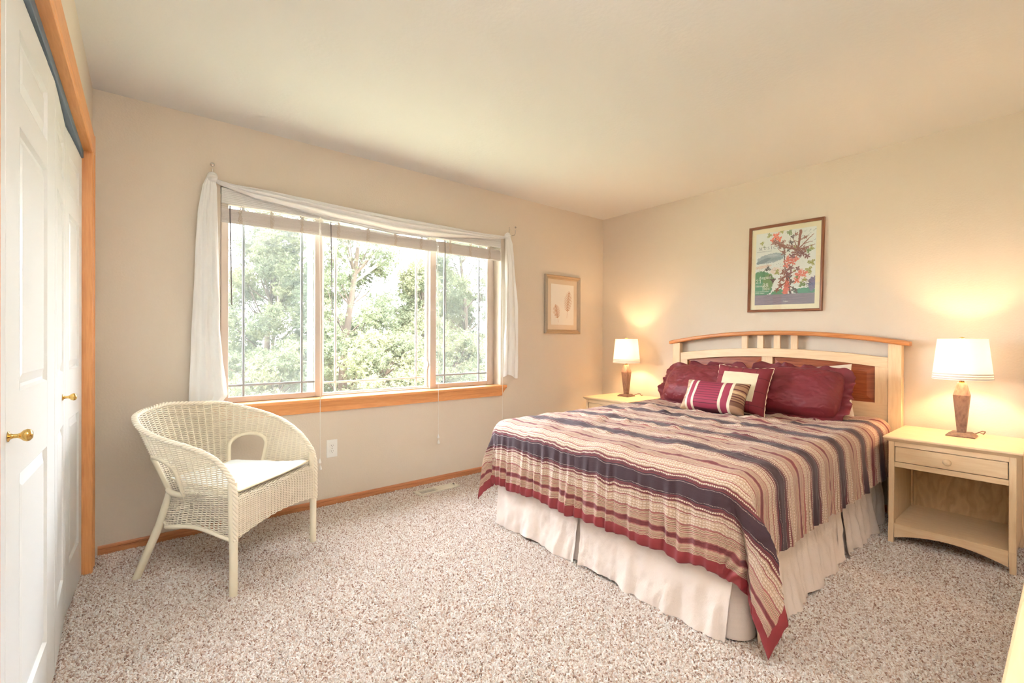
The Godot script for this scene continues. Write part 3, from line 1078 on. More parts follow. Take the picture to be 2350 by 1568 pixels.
	obj("mattress", MB.new().box(Vector3(BX0, 0.362, BZ0), Vector3(-0.08, 0.595, BZ1), 0.05), M.pillow_white, t)
	bed_skirt()

func bed_skirt() -> void:
	var t := thing("bed_skirt", "pale linen bed skirt with pleats hanging to the carpet under the striped comforter", "bed skirt")
	var nz := noise(1.0, 3, 81)
	# near side, foot, far side: each panel runs between splits, [from, to, outward]
	var panels := [
		[Vector3(-0.24, 0, BZ1 + 0.012), Vector3(-1.02, 0, BZ1 + 0.012), Vector3(0, 0, 1), 1.0],
		[Vector3(-1.00, 0, BZ1 + 0.012), Vector3(-2.105, 0, BZ1 + 0.012), Vector3(0, 0, 1), 2.0],
		[Vector3(BX0 - 0.012, 0, BZ1 + 0.005), Vector3(BX0 - 0.012, 0, 1.632), Vector3(-1, 0, 0), 3.0],
		[Vector3(BX0 - 0.012, 0, 1.640), Vector3(BX0 - 0.012, 0, BZ0 - 0.005), Vector3(-1, 0, 0), 4.0],
		[Vector3(-2.105, 0, BZ0 - 0.012), Vector3(-0.24, 0, BZ0 - 0.012), Vector3(0, 0, -1), 5.0]]
	for q in panels:
		var a: Vector3 = q[0]
		var c: Vector3 = q[1]
		var o: Vector3 = q[2]
		var sd: float = q[3] * 7.3
		var len := (c - a).length()
		var nu := int(len / 0.012)
		var f := func(i: int, j: int) -> Vector3:
			var s := i / float(nu - 1)
			var h := j / 29.0
			var d := s * len
			var flare := 0.008 + 0.05 * pow(h, 1.5) * (0.35 + 0.65 * sin(PI * s))
			var wave := h * (0.034 * nz.get_noise_2d(d * 4.0, sd) + 0.022 * nz.get_noise_2d(d * 9.0, sd + 5.0 + h))
			var wr := 0.0035 * nz.get_noise_2d(d * 26.0, h * 7.0 + sd)
			var lift := 0.004 + 0.030 * maxf(0.0, nz.get_noise_2d(d * 2.2, sd + 9.0))
			var end := 0.022 * h * (exp(-s * 14.0) + exp(-(1.0 - s) * 14.0))
			return a.lerp(c, lerpf(0.026 * h / len, 1.0 - 0.026 * h / len, s)) + o * (flare + wave + wr + end) + Vector3(0, lerpf(0.37, lift, h), 0)
		var bk := func(i: int, j: int) -> Vector3:
			var p: Vector3 = f.call(i, j)
			return p - o * 0.003
		var flip := o.z > 0.5 or o.x < -0.5
		var b := MB.new().grid(nu, 30, f)
		b.grid(nu, 30, bk)
		obj("skirt_panel", b, M.skirt_linen, t)
	# the folded inlays behind the splits
	for q in [[Vector3(-0.95, 0, BZ1 + 0.008), Vector3(-1.07, 0, BZ1 + 0.008), Vector3(0, 0, 1)], [Vector3(BX0 - 0.008, 0, 1.70), Vector3(BX0 - 0.008, 0, 1.57), Vector3(-1, 0, 0)]]:
		var a: Vector3 = q[0]
		var c: Vector3 = q[1]
		var o: Vector3 = q[2]
		var f := func(i: int, j: int) -> Vector3:
			var s := i / 15.0
			var h := j / 15.0
			return a.lerp(c, s) + o * (0.036 * h - 0.012 * h * sin(PI * s)) + Vector3(0, lerpf(0.36, 0.012, h), 0)
		obj("pleat_inlay", MB.new().grid(16, 16, f), M.skirt_linen, t)
	for zz in [[BZ1, 1.0], [BZ0, -1.0]]:
		var zc: float = zz[0]
		var sg: float = zz[1]
		var f := func(i: int, j: int) -> Vector3:
			var a := PI / 2 * (i / 15.0 * 1.3 - 0.15)
			var h := j / 15.0
			var r := 0.055 + 0.030 * h
			return Vector3(BX0 + 0.045 - cos(a) * r, lerpf(0.36, 0.010, h), zc + sg * (sin(a) * r - 0.045))
		obj("corner_inlay", MB.new().grid(16, 16, f), M.skirt_linen, t)

# ---------------------------------------------------------------- striped comforter
func stripes_tex() -> ImageTexture:
	# one repeat of the woven stripes: 512 rows = 37 cm along the bed, 256 columns = 18 cm across
	var w := 256
	var h := 512
	var rng := RandomNumberGenerator.new()
	rng.seed = 12
	var cream := rgb(206, 178, 154)
	var pale := rgb(226, 206, 190)
	var tan_ := rgb(168, 134, 110)
	var olive := rgb(148, 118, 92)
	var burg := rgb(122, 52, 57)
	var plum := rgb(66, 42, 50)
	var rose := rgb(160, 96, 90)
	var data := PackedByteArray()
	data.resize(w * h * 3)
	var jit := PackedFloat32Array()
	jit.resize(w)
	for y in h:
		var d: float = absf(y - 256.0) / 512.0 * 0.37      # metres from the middle of the dark band
		var c := cream
		var dash := Color(0, 0, 0, 0)
		var every := 8
		if d < 0.034:
			c = plum
			if absf(d - 0.029) < 0.0012:
				dash = pale; every = 4
		elif d < 0.047:
			c = burg if int(d * 1000.0) % 6 < 4 else plum
		elif d < 0.054:
			c = tan_
			dash = pale; every = 6
		elif d < 0.060:
			c = burg
		elif d < 0.083:
			c = cream
			if int(d * 1000.0) % 11 < 6:
				dash = pale; every = 8
			elif int(d * 1000.0) % 11 < 8:
				c = olive
		elif d < 0.087:
			c = rose
		elif d < 0.125:
			c = cream
			if int(d * 1000.0) % 12 < 6:
				dash = pale; every = 9
			elif int(d * 1000.0) % 12 < 8:
				c = tan_
		elif d < 0.131:
			c = rose
		elif d < 0.160:
			c = cream if int(d * 1000.0) % 6 < 3 else (olive if int(d * 1000.0) % 12 < 6 else rose)
		elif d < 0.172:
			c = tan_ if int(d * 1000.0) % 4 < 2 else cream
		else:
			c = burg if d > 0.1765 else rose
		var row := rng.randf_range(0.92, 1.06)
		for x in w:
			var cc := c
			if dash.a > 0.0:
				var ph := (x + (every / 2 if (y / 12) % 2 else 0)) % (every * 2)
				if ph < every:
					cc = dash
				elif ph < every + 2:
					cc = c.darkened(0.15)  # shade beside each puckered dash, painted into the weave
			var k := row * rng.randf_range(0.82, 1.10)
			var at := (y * w + x) * 3
			data[at] = clampi(int(cc.r * k * 255.0), 0, 255)
			data[at + 1] = clampi(int(cc.g * k * 255.0), 0, 255)
			data[at + 2] = clampi(int(cc.b * k * 255.0), 0, 255)
	return ImageTexture.create_from_image(Image.create_from_data(w, h, false, Image.FORMAT_RGB8, data))

const EDGE := 0.09     # bending radius at the mattress edge
const DROP := 0.388    # cloth past the edge, at foot and sides

func bend(e: float) -> Vector2:
	# out and down for a strip e metres past the edge
	if e <= 0.0:
		return Vector2.ZERO
	var arc := EDGE * PI / 2
	if e < arc:
		return Vector2(EDGE * sin(e / EDGE), EDGE * (1.0 - cos(e / EDGE)))
	var r := e - arc
	return Vector2(EDGE + 0.05 * r, EDGE + 0.995 * r)

# plan of the hanging corners: out past the foot and out past the side, against the angle round the corner
const NEAR_EAR := [[[0.0, 0.105], [0.18, 0.102], [0.23, 0.045], [0.36, 0.098], [0.5, 0.105], [0.64, 0.070], [0.8, 0.01], [1.0, 0.0]], [[0.0, 0.0], [0.18, 0.080], [0.23, 0.082], [0.36, 0.115], [0.5, 0.165], [0.64, 0.222], [0.8, 0.130], [1.0, 0.105]]]
const FAR_EAR := [[[0.0, 0.105], [0.2, 0.102], [0.28, 0.080], [0.40, 0.118], [0.5, 0.135], [0.62, 0.09], [0.75, 0.03], [1.0, 0.0]], [[0.0, 0.0], [0.2, 0.05], [0.28, 0.06], [0.40, 0.105], [0.5, 0.135], [0.62, 0.15], [0.75, 0.135], [1.0, 0.115]]]
var cl_noise: FastNoiseLite
var cl_noise2: FastNoiseLite

# u along the bed from the headboard, v across from the far side; both in metres of cloth
func cloth(u: float, v: float, sink: float) -> Vector3:
	var lu := 1.96
	var lv := BZ1 - BZ0 - 0.06
	var eu := maxf(0.0, u - lu)
	var ev := 0.0
	var sv := 1.0
	if v > lv:
		ev = v - lv
	elif v < 0.0:
		ev = -v
		sv = -1.0
	var x := -0.115 - minf(u, lu)
	var z := BZ0 + 0.03 + clampf(v, 0.0, lv)
	var y := BTOP
	# loft on top
	var inx := clampf(minf(minf(u, lu - u) if eu == 0.0 else 0.0, minf(v, lv - v) if ev == 0.0 else 0.0) / 0.25, 0.0, 1.0)
	y += 0.012 * inx
	y += 0.010 * cl_noise.get_noise_2d(u * 4.0, v * 4.0) + 0.005 * cl_noise2.get_noise_2d(u * 16.0, v * 5.0) + 0.0022 * cl_noise2.get_noise_2d(u * 40.0, v * 30.0)
	y -= 0.028 * smoothstep(0.85, 0.45, u) * inx
	# short rucks across the stripes
	var ruck := cl_noise2.get_noise_2d(u * 9.0 + 40.0, v * 3.2)
	y += 0.045 * maxf(0.0, ruck - 0.28) * inx
	var p := Vector3(x, y, z)
	if eu == 0.0 and ev == 0.0:
		return p - Vector3(0, sink, 0)
	var r := sqrt(eu * eu + ev * ev)
	var th := atan2(ev, eu)
	var corner := pow(sin(2.0 * th), 2.0) if eu > 0.0 and ev > 0.0 else 0.0
	var rr := r * (1.0 + (0.10 if sv > 0.0 else -0.04) * corner)
	var b := bend(rr)
	var hang := clampf((rr - 0.08) / 0.28, 0.0, 1.0)
	var dir := Vector3(-cos(th), 0, sv * sin(th))
	if corner > 0.0:
		# the ear: the foot's cloth runs on to a crease, a flap stands out there and folds back to the side
		var ph := th / (PI / 2)
		var k: Array = NEAR_EAR if sv > 0.0 else FAR_EAR
		var ear := Vector2(table(k[0], ph), table(k[1], ph))
		var flat_ := Vector2(cos(th), sin(th)) * b.x
		var o := flat_.lerp(ear * (0.6 + 0.4 * rr / 0.6), smoothstep(0.0, 1.0, hang))
		var full := Vector2(b.x, b.y).length()
		b.y = minf(b.y + 0.02, sqrt(maxf(0.0, full * full - o.length_squared()))) if hang > 0.05 else b.y
		p += Vector3(-o.x, -b.y, sv * o.y)
		dir = Vector3(-o.x, 0, sv * o.y).normalized()
	else:
		p += dir * b.x - Vector3(0, b.y, 0)
	# gathers down the drops and a scalloped hem
	var along := (v if ev == 0.0 else u) if corner == 0.0 else v + u
	var g := sin(along * TAU / 0.062 + 3.0 * cl_noise.get_noise_2d(along * 5.0, 7.0)) * 0.5 + cl_noise2.get_noise_2d(along * 14.0, r * 2.0 + 3.0)
	var amp := (0.015 if ev == 0.0 else 0.011) * hang * (1.0 - 0.7 * corner)
	p += dir * (amp * g + 0.012 * hang * cl_noise.get_noise_2d(along * 3.0, 21.0))
	p.y += 0.010 * hang * cl_noise.get_noise_2d(along * 6.0, 33.0) * (1.0 - corner)
	p -= dir * sink * hang + Vector3(0, sink * (1.0 - hang), 0)
	p.y = maxf(p.y, 0.012)
	return p

func build_comforter() -> void:
	cl_noise = noise(1.0, 2, 91)
	cl_noise2 = noise(1.0, 3, 92)
	var t := thing("comforter", "striped burgundy, plum and cream comforter with burgundy binding spread over the bed", "comforter")
	var tex := stripes_tex()
	var m := mat("comforter_stripes", Color.WHITE, 0.85)
	m.albedo_texture = tex
	m.rim_enabled = true
	m.rim = 0.25
	m.rim_tint = 0.5
	bumpy(m, tex, 0.20)
	var lu := 1.96
	var lv := BZ1 - BZ0 - 0.06
	var u1 := lu + DROP
	var v0 := -DROP
	var v1 := lv + DROP
	var nu := 300
	var nv := 270
	var f := func(i: int, j: int) -> Vector3:
		return cloth(u1 * i / (nu - 1), lerpf(v0, v1, j / float(nv - 1)), 0.0)
	var uvf := func(i: int, j: int) -> Vector2:
		# the weave pulls a little out of true
		var u := u1 * i / (nu - 1)
		var v := lerpf(v0, v1, j / float(nv - 1))
		var pull := 0.007 * cl_noise.get_noise_2d(u * 2.0 + 60.0, v * 7.0) + 0.0035 * cl_noise2.get_noise_2d(u * 3.0, v * 26.0)
		return Vector2(v / 0.18, (u + pull - 2.115 + 0.185) / 0.37)
	var sb := MB.new().grid(nu, nv, f, uvf, false)
	obj("shell", sb, m, t)
	var lb := MB.new()
	for i in sb.v.size():
		lb.v.append(sb.v[i] - sb.n[i] * 0.007)
		lb.n.append(-sb.n[i])
		lb.uv.append(sb.uv[i])
	for i in range(0, sb.ix.size(), 3):
		lb.ix.append(sb.ix[i]); lb.ix.append(sb.ix[i + 2]); lb.ix.append(sb.ix[i + 1])
	obj("lining", lb, M.burgundy_binding, t)
	# binding: a strip beyond the hem round foot and corners, with a rolled edge
	var path := []
	var k := 0
	while k <= 30:
		path.append([u1 - 0.36 + 0.36 * k / 30.0, v0, Vector2(0, -1), k / 30.0])
		k += 1
	k = 1
	while k < 240:
		path.append([u1, lerpf(v0, v1, k / 240.0), Vector2(1, 0), 1.0])
		k += 1
	k = 0
	while k <= 30:
		path.append([u1 - 0.36 * k / 30.0, v1, Vector2(0, 1), 1.0 - k / 30.0])
		k += 1
	var n := path.size()
	var fbind := func(i: int, j: int) -> Vector3:
		var q: Array = path[i]
		var ww: float = 0.050 * smoothstep(0.0, 0.35, q[3]) + 0.004
		var o: Vector2 = q[2]
		# mitre the two corners
		var near := clampf(1.0 - (u1 - q[0]) / 0.03, 0.0, 1.0)
		if absf(q[1] - v0) < 0.03 and near > 0.0:
			o = Vector2(near, -clampf(1.0 - (q[1] - v0) / 0.03, 0.0, 1.0))
		elif absf(q[1] - v1) < 0.03 and near > 0.0:
			o = Vector2(near, clampf(1.0 - (v1 - q[1]) / 0.03, 0.0, 1.0))
		var ang := TAU * j / 12.0
		var off := (0.5 - 0.5 * cos(ang)) * ww - 0.006
		var thick := -0.006 + 0.0055 * sin(ang)
		return cloth(q[0] + o.x * off, q[1] + o.y * off, thick + 0.010)
	obj("binding", MB.new().grid(n, 13, fbind, null, false), M.burgundy_binding, t, "plain burgundy binding along the hem")

# ---------------------------------------------------------------- pillows
func outline(a: float, c: float, w: float, h: float, pinch: float) -> Vector2:
	# pinch > 0 draws the sides in between sharp corners, pinch < 0 rounds the corners off
	if pinch >= 0.0:
		return Vector2(w * 0.5 * a * (1.0 - pinch * (1.0 - c * c)), h * 0.5 * c * (1.0 - pinch * 1.4 * (1.0 - a * a)))
	return Vector2(w * 0.5 * a * sqrt(1.0 + pinch * pow(c, 4.0)), h * 0.5 * c * sqrt(1.0 + pinch * pow(a, 4.0)))

func pillow_mesh(w: float, h: float, th: float, pinch: float, sd: int, wrinkle: float, full := 0.42, n := 64) -> MB:
	var nz := noise(1.0, 3, sd)
	var b := MB.new()
	for s in [1.0, -1.0]:
		var f := func(i: int, j: int) -> Vector3:
			var a := sin((i / float(n - 1) - 0.5) * PI)
			var c := sin((j / float(n - 1) - 0.5) * PI)
			var q := outline(a, c, w, h, pinch)
			var e := pow(maxf(0.0, (1.0 - a * a * a * a) * (1.0 - c * c * c * c)), full)
			var rim := (1.0 - e)
			var crease := absf(nz.get_noise_2d(q.x * 7.0 + 8.0 + q.y * 3.0, q.y * 11.0))
			var wr := wrinkle * (nz.get_noise_2d(q.x * 6.0, q.y * 8.0 + s) * 0.8 - 0.9 * (0.4 - minf(0.4, crease * 2.0)) * (0.4 + rim * 1.5)) * minf(1.0, e * 2.0)
			return Vector3(q.x, q.y, s * (th * 0.5 * e * (1.0 - 0.22 * c) + wr))
		b.grid(n, n, f, null, s < 0.0)
	return b

func flange_mesh(w: float, h: float, pinch: float, ext: float, sd: int) -> MB:
	var nz := noise(1.0, 2, sd)
	var b := MB.new()
	var n := 300
	var f := func(i: int, j: int) -> Vector3:
		var q := fmod(i / float(n) * 4.0, 4.0)
		var side := int(q) % 4
		var s := (q - floorf(q)) * 2.0 - 1.0
		var a: float = [s, 1.0, -s, -1.0][side]
		var c: float = [-1.0, s, 1.0, -s][side]
		var p := outline(a, c, w, h, pinch)
		var o := Vector2(p.x / w, p.y / h)
		o = Vector2(signf(o.x) * pow(absf(o.x) * 2.0, 5.0), signf(o.y) * pow(absf(o.y) * 2.0, 5.0))
		o = o / maxf(0.3, o.length())
		# closed cross-section: up one face of the flange, down the other
		var ang := TAU * j / 10.0
		var ph := i / float(n) * TAU
		var k := 0.5 - 0.5 * cos(ang)
		var reach := ext * (0.55 + 0.45 * absf(o.x)) * (1.0 + 0.35 * nz.get_noise_2d(cos(ph) * 4.0, sin(ph) * 4.0 + 7.0))
		var e := k * reach - 0.008
		var wav := (0.007 * sin(ph * 9.0 + 4.0 * sin(ph * 3.0 + 1.0)) * (0.3 + absf(o.x)) + 0.060 * nz.get_noise_2d(cos(ph) * 2.5, sin(ph) * 2.5)) * k
		return Vector3(p.x + o.x * e, p.y + o.y * e, wav + 0.003 * sin(ang))
	return b.grid(n + 1, 11, f, null, false, true)

func place_pillow(t: Node3D, at: Vector3, yaw: float, tilt: float, roll: float) -> void:
	# the pillow's +z faces the foot of the bed (world -x); tilt leans its top to the headboard
	t.transform = Transform3D(Basis(Vector3.UP, -PI / 2 + yaw) * Basis(Vector3.RIGHT, -tilt) * Basis(Vector3(0, 0, 1), roll), at)

func build_pillows() -> void:
	var top := 0.650
	var g := "burgundy shams against the headboard"
	# white sleeping pillow behind the right sham
	var t := thing("pillow", "white sleeping pillow peeping out behind the right burgundy sham", "pillow")
	obj("case", pillow_mesh(0.62, 0.37, 0.085, 0.05, 201, 0.006), M.pillow_white, t)
	place_pillow(t, Vector3(-0.128, 0.772, 1.965), 0.0, 0.16, 0.09)
	# shams
	t = thing("pillow_sham", "burgundy sham with ruffled flange at the nearer lamp's side", "pillow", Vector3.ZERO, 0.0, g)
	obj("cover", pillow_mesh(0.535, 0.355, 0.20, -0.20, 202, 0.017, 0.50, 96), M.burgundy, t)
	obj("flange", flange_mesh(0.535, 0.355, -0.20, 0.062, 203), M.burgundy, t)
	place_pillow(t, Vector3(-0.360, 0.792, 2.008), 0.06, 0.52, -0.03)
	t = thing("pillow_sham", "burgundy sham with ruffled end at the window side of the bed", "pillow", Vector3.ZERO, 0.0, g)
	obj("cover", pillow_mesh(0.64, 0.350, 0.20, -0.20, 212, 0.017, 0.50, 96), M.burgundy, t)
	obj("flange", flange_mesh(0.64, 0.350, -0.20, 0.058, 213), M.burgundy, t)
	place_pillow(t, Vector3(-0.345, 0.782, 1.315), -0.06, 0.58, 0.03)
	# square cushion with a cream patch
	t = thing("throw_pillow", "square burgundy cushion with cream centre patch and scalloped piping", "cushion")
	var im := Image.create(256, 256, false, Image.FORMAT_RGB8)
	im.fill(rgb(126, 42, 52))
	for y in 256:
		for x in 256:
			var k := 1.0 + 0.05 * sin(x * 1.9) * sin(y * 2.3)
			var c := rgb(128, 42, 52)
			if x > 44 and x < 206 and y > 48 and y < 200:
				c = rgb(222, 210, 178)
			if (x % 64 < 2 or y % 72 < 2) and not (x > 44 and x < 206 and y > 48 and y < 200):
				c = c.darkened(0.35)
			im.set_pixel(x, y, Color(c.r * k, c.g * k, c.b * k))
	var m := mat("patch_cushion", Color.WHITE, 0.8)
	m.albedo_texture = ImageTexture.create_from_image(im)
	obj("cover", patched(0.37, 0.36, 0.14, 204), m, t)
	var edge := []
	for i in 161:
		var q := fmod(i / 160.0 * 4.0, 4.0)
		var side := int(q) % 4
		var s := (q - floorf(q)) * 2.0 - 1.0
		var a: float = [s, 1.0, -s, -1.0][side]
		var c: float = [-1.0, s, 1.0, -s][side]
		var sc := 1.0 + 0.012 * sin(i * 1.25)
		edge.append(Vector3(0.185 * a * (1.0 - 0.07 * (1.0 - c * c)) * sc, 0.18 * c * (1.0 - 0.098 * (1.0 - a * a)) * sc, 0.0))
	obj("piping", MB.new().tube(pts(edge), 0.0038, 6, false), M.cream_piping, t, "cream scalloped piping")
	place_pillow(t, Vector3(-0.560, 0.792, 1.725), 0.10, 0.45, -0.05)
	# small oblong cushion
	t = thing("throw_pillow", "small oblong cushion, rose pintucks between cream bands and brown striped ends", "cushion")
	im = Image.create(256, 128, false, Image.FORMAT_RGB8)
	var rng := RandomNumberGenerator.new()
	rng.seed = 5
	var rows := []
	for y in 128:
		rows.append(rng.randf())
	for x in 256:
		var q := x / 255.0
		for y in 128:
			var c := rgb(152, 52, 76)
			if q < 0.10 or q > 0.81:
				var r: float = rows[y / 5 * 5]
				c = rgb(168, 130, 100) if r < 0.45 else (rgb(120, 82, 64) if r < 0.7 else (rgb(204, 172, 134) if r < 0.9 else rgb(96, 48, 46)))
				if q < 0.10:
					c = c.lerp(rgb(214, 196, 160), 0.5)
			elif q < 0.135 or (q > 0.20 and q < 0.24) or (q > 0.625 and q < 0.668) or (q > 0.765 and q < 0.81):
				c = rgb(226, 216, 190)
			elif q > 0.24 and q < 0.625 and y % 11 < 2:
				c = c.darkened(0.4)
			im.set_pixel(x, y, c)
	m = mat("oblong_cushion", Color.WHITE, 0.75)
	m.albedo_texture = ImageTexture.create_from_image(im)
	obj("cover", patched(0.43, 0.245, 0.145, 205), m, t)
	place_pillow(t, Vector3(-0.730, 0.742, 1.622), 0.14, 0.62, -0.02)

func patched(w: float, h: float, th: float, sd: int) -> MB:
	# a cushion whose uv runs flat over the front
	var b := pillow_mesh(w, h, th, 0.07, sd, 0.006, 0.45, 56)
	for i in b.v.size():
		b.uv[i] = Vector2(b.v[i].x / w + 0.5, 0.5 - b.v[i].y / h)
	return b

# ---------------------------------------------------------------- nightstands
func build_nightstands() -> void:
	var t := thing("nightstand", "light maple nightstand with drawer and open shelf, nearer one under the right lamp", "nightstand", Vector3(-0.30, 0, 2.797), 0.0, "maple nightstands")
	# local: x from -0.26 (front) to +0.24 (back), z from -0.25 to 0.25
	var hw := 0.245
	var fx := -0.262
	var bx := 0.235
	var ht := 0.578
	# top with an under-bevel
	var b := MB.new()
	var tx0 := fx - 0.022
	b.box(Vector3(tx0, 0.588, -hw - 0.022), Vector3(bx + 0.005, 0.600, hw + 0.022), 0.003)
	b.hexa([Vector3(fx - 0.002, 0.572, -hw - 0.002), Vector3(bx, 0.572, -hw - 0.002), Vector3(bx, 0.572, hw + 0.002), Vector3(fx - 0.002, 0.572, hw + 0.002), Vector3(tx0 + 0.003, 0.5885, -hw - 0.019), Vector3(bx + 0.004, 0.5885, -hw - 0.019), Vector3(bx + 0.004, 0.5885, hw + 0.019), Vector3(tx0 + 0.003, 0.5885, hw + 0.019)])
	obj("top", b, M.maple_z, t)
	for sx in [0, 1]:
		for sz in [-1.0, 1.0]:
			var lx: float = fx if sx == 0 else bx - 0.035
			var z0: float = -hw if sz < 0 else hw - 0.026
			var leg := MB.new()
			leg.box(Vector3(lx, 0.105, z0), Vector3(lx + 0.035, ht, z0 + 0.026), 0.002)
			var ins := 0.004
			var zi0 := z0 + (0.0 if sz < 0 else ins)
			var zi1 := z0 + 0.026 - (ins if sz < 0 else 0.0)
			leg.hexa([Vector3(lx + (0.0 if sx == 0 else ins), 0, zi0), Vector3(lx + 0.035 - (ins if sx == 0 else 0.0), 0, zi0), Vector3(lx + 0.035 - (ins if sx == 0 else 0.0), 0, zi1), Vector3(lx + (0.0 if sx == 0 else ins), 0, zi1), Vector3(lx, 0.106, z0), Vector3(lx + 0.035, 0.106, z0), Vector3(lx + 0.035, 0.106, z0 + 0.026), Vector3(lx, 0.106, z0 + 0.026)])
			obj("leg", leg, M.maple_y, t)
	for sz in [-1.0, 1.0]:
		var z0: float = -hw + 0.006 if sz < 0 else hw - 0.018
		obj("side_panel", MB.new().box(Vector3(fx + 0.034, 0.07, z0), Vector3(bx - 0.034, ht - 0.004, z0 + 0.012), 0.001), M.maple_y, t)
	obj("back_panel", MB.new().box(Vector3(bx - 0.012, 0.08, -hw + 0.025), Vector3(bx - 0.004, ht - 0.004, hw - 0.025), 0.001), M.plywood, t)
	obj("top_rail", MB.new().box(Vector3(fx + 0.003, 0.546, -hw + 0.026), Vector3(fx + 0.024, ht - 0.001, hw - 0.026), 0.001), M.maple_z, t)
	obj("drawer_rail", MB.new().box(Vector3(fx + 0.003, 0.430, -hw + 0.026), Vector3(fx + 0.024, 0.458, hw - 0.026), 0.001), M.maple_z, t)
	obj("drawer_bottom", MB.new().box(Vector3(fx + 0.024, 0.436, -hw + 0.018), Vector3(bx - 0.012, 0.446, hw - 0.018), 0.001), M.maple_z, t)
	var d := MB.new()
	d.box(Vector3(fx + 0.002, 0.4615, -hw + 0.0295), Vector3(fx + 0.022, 0.5425, hw - 0.0295), 0.0015)
	d.box(Vector3(fx + 0.021, 0.464, -hw + 0.05), Vector3(bx - 0.05, 0.530, hw - 0.05), 0.001)
	var dr := obj("drawer", d, M.maple_z, t)
	var k := MB.new()
	k.at(Transform3D(Basis(Vector3(0, 0, 1), PI / 2), Vector3(fx + 0.002, 0.502, 0.0)))
	k.lathe([Vector2(0.0, -0.002), Vector2(0.010, -0.002), Vector2(0.008, 0.006), Vector2(0.009, 0.011), Vector2(0.0155, 0.017), Vector2(0.0175, 0.022), Vector2(0.0155, 0.028), Vector2(0.009, 0.032), Vector2(0.0, 0.033)], 20)
	obj("knob", k, M.maple_x, dr)
	obj("shelf", MB.new().box(Vector3(fx + 0.020, 0.096, -hw + 0.018), Vector3(bx - 0.012, 0.110, hw - 0.018), 0.001), M.maple_z, t)
	# arched apron under the shelf
	var poly := PackedVector2Array()
	poly.append(Vector2(-hw + 0.026, 0.1105)); poly.append(Vector2(hw - 0.026, 0.1105))
	for i in 25:
		var s := 1.0 - i / 12.0
		poly.append(Vector2(s * (hw - 0.026), 0.030 + 0.042 * (1.0 - s * s)))
	obj("apron", MB.new().prism(poly, 0, fx + 0.003, fx + 0.022, 0.001), M.maple_z, t)
	var c := t.duplicate() as Node3D
	c.name = numbered("nightstand")
	add_child(c)
	c.position = Vector3(-0.30, 0, 0.515)
	c.set_meta("label", "light maple nightstand in the corner, mostly hidden behind the bed, under the far lamp")

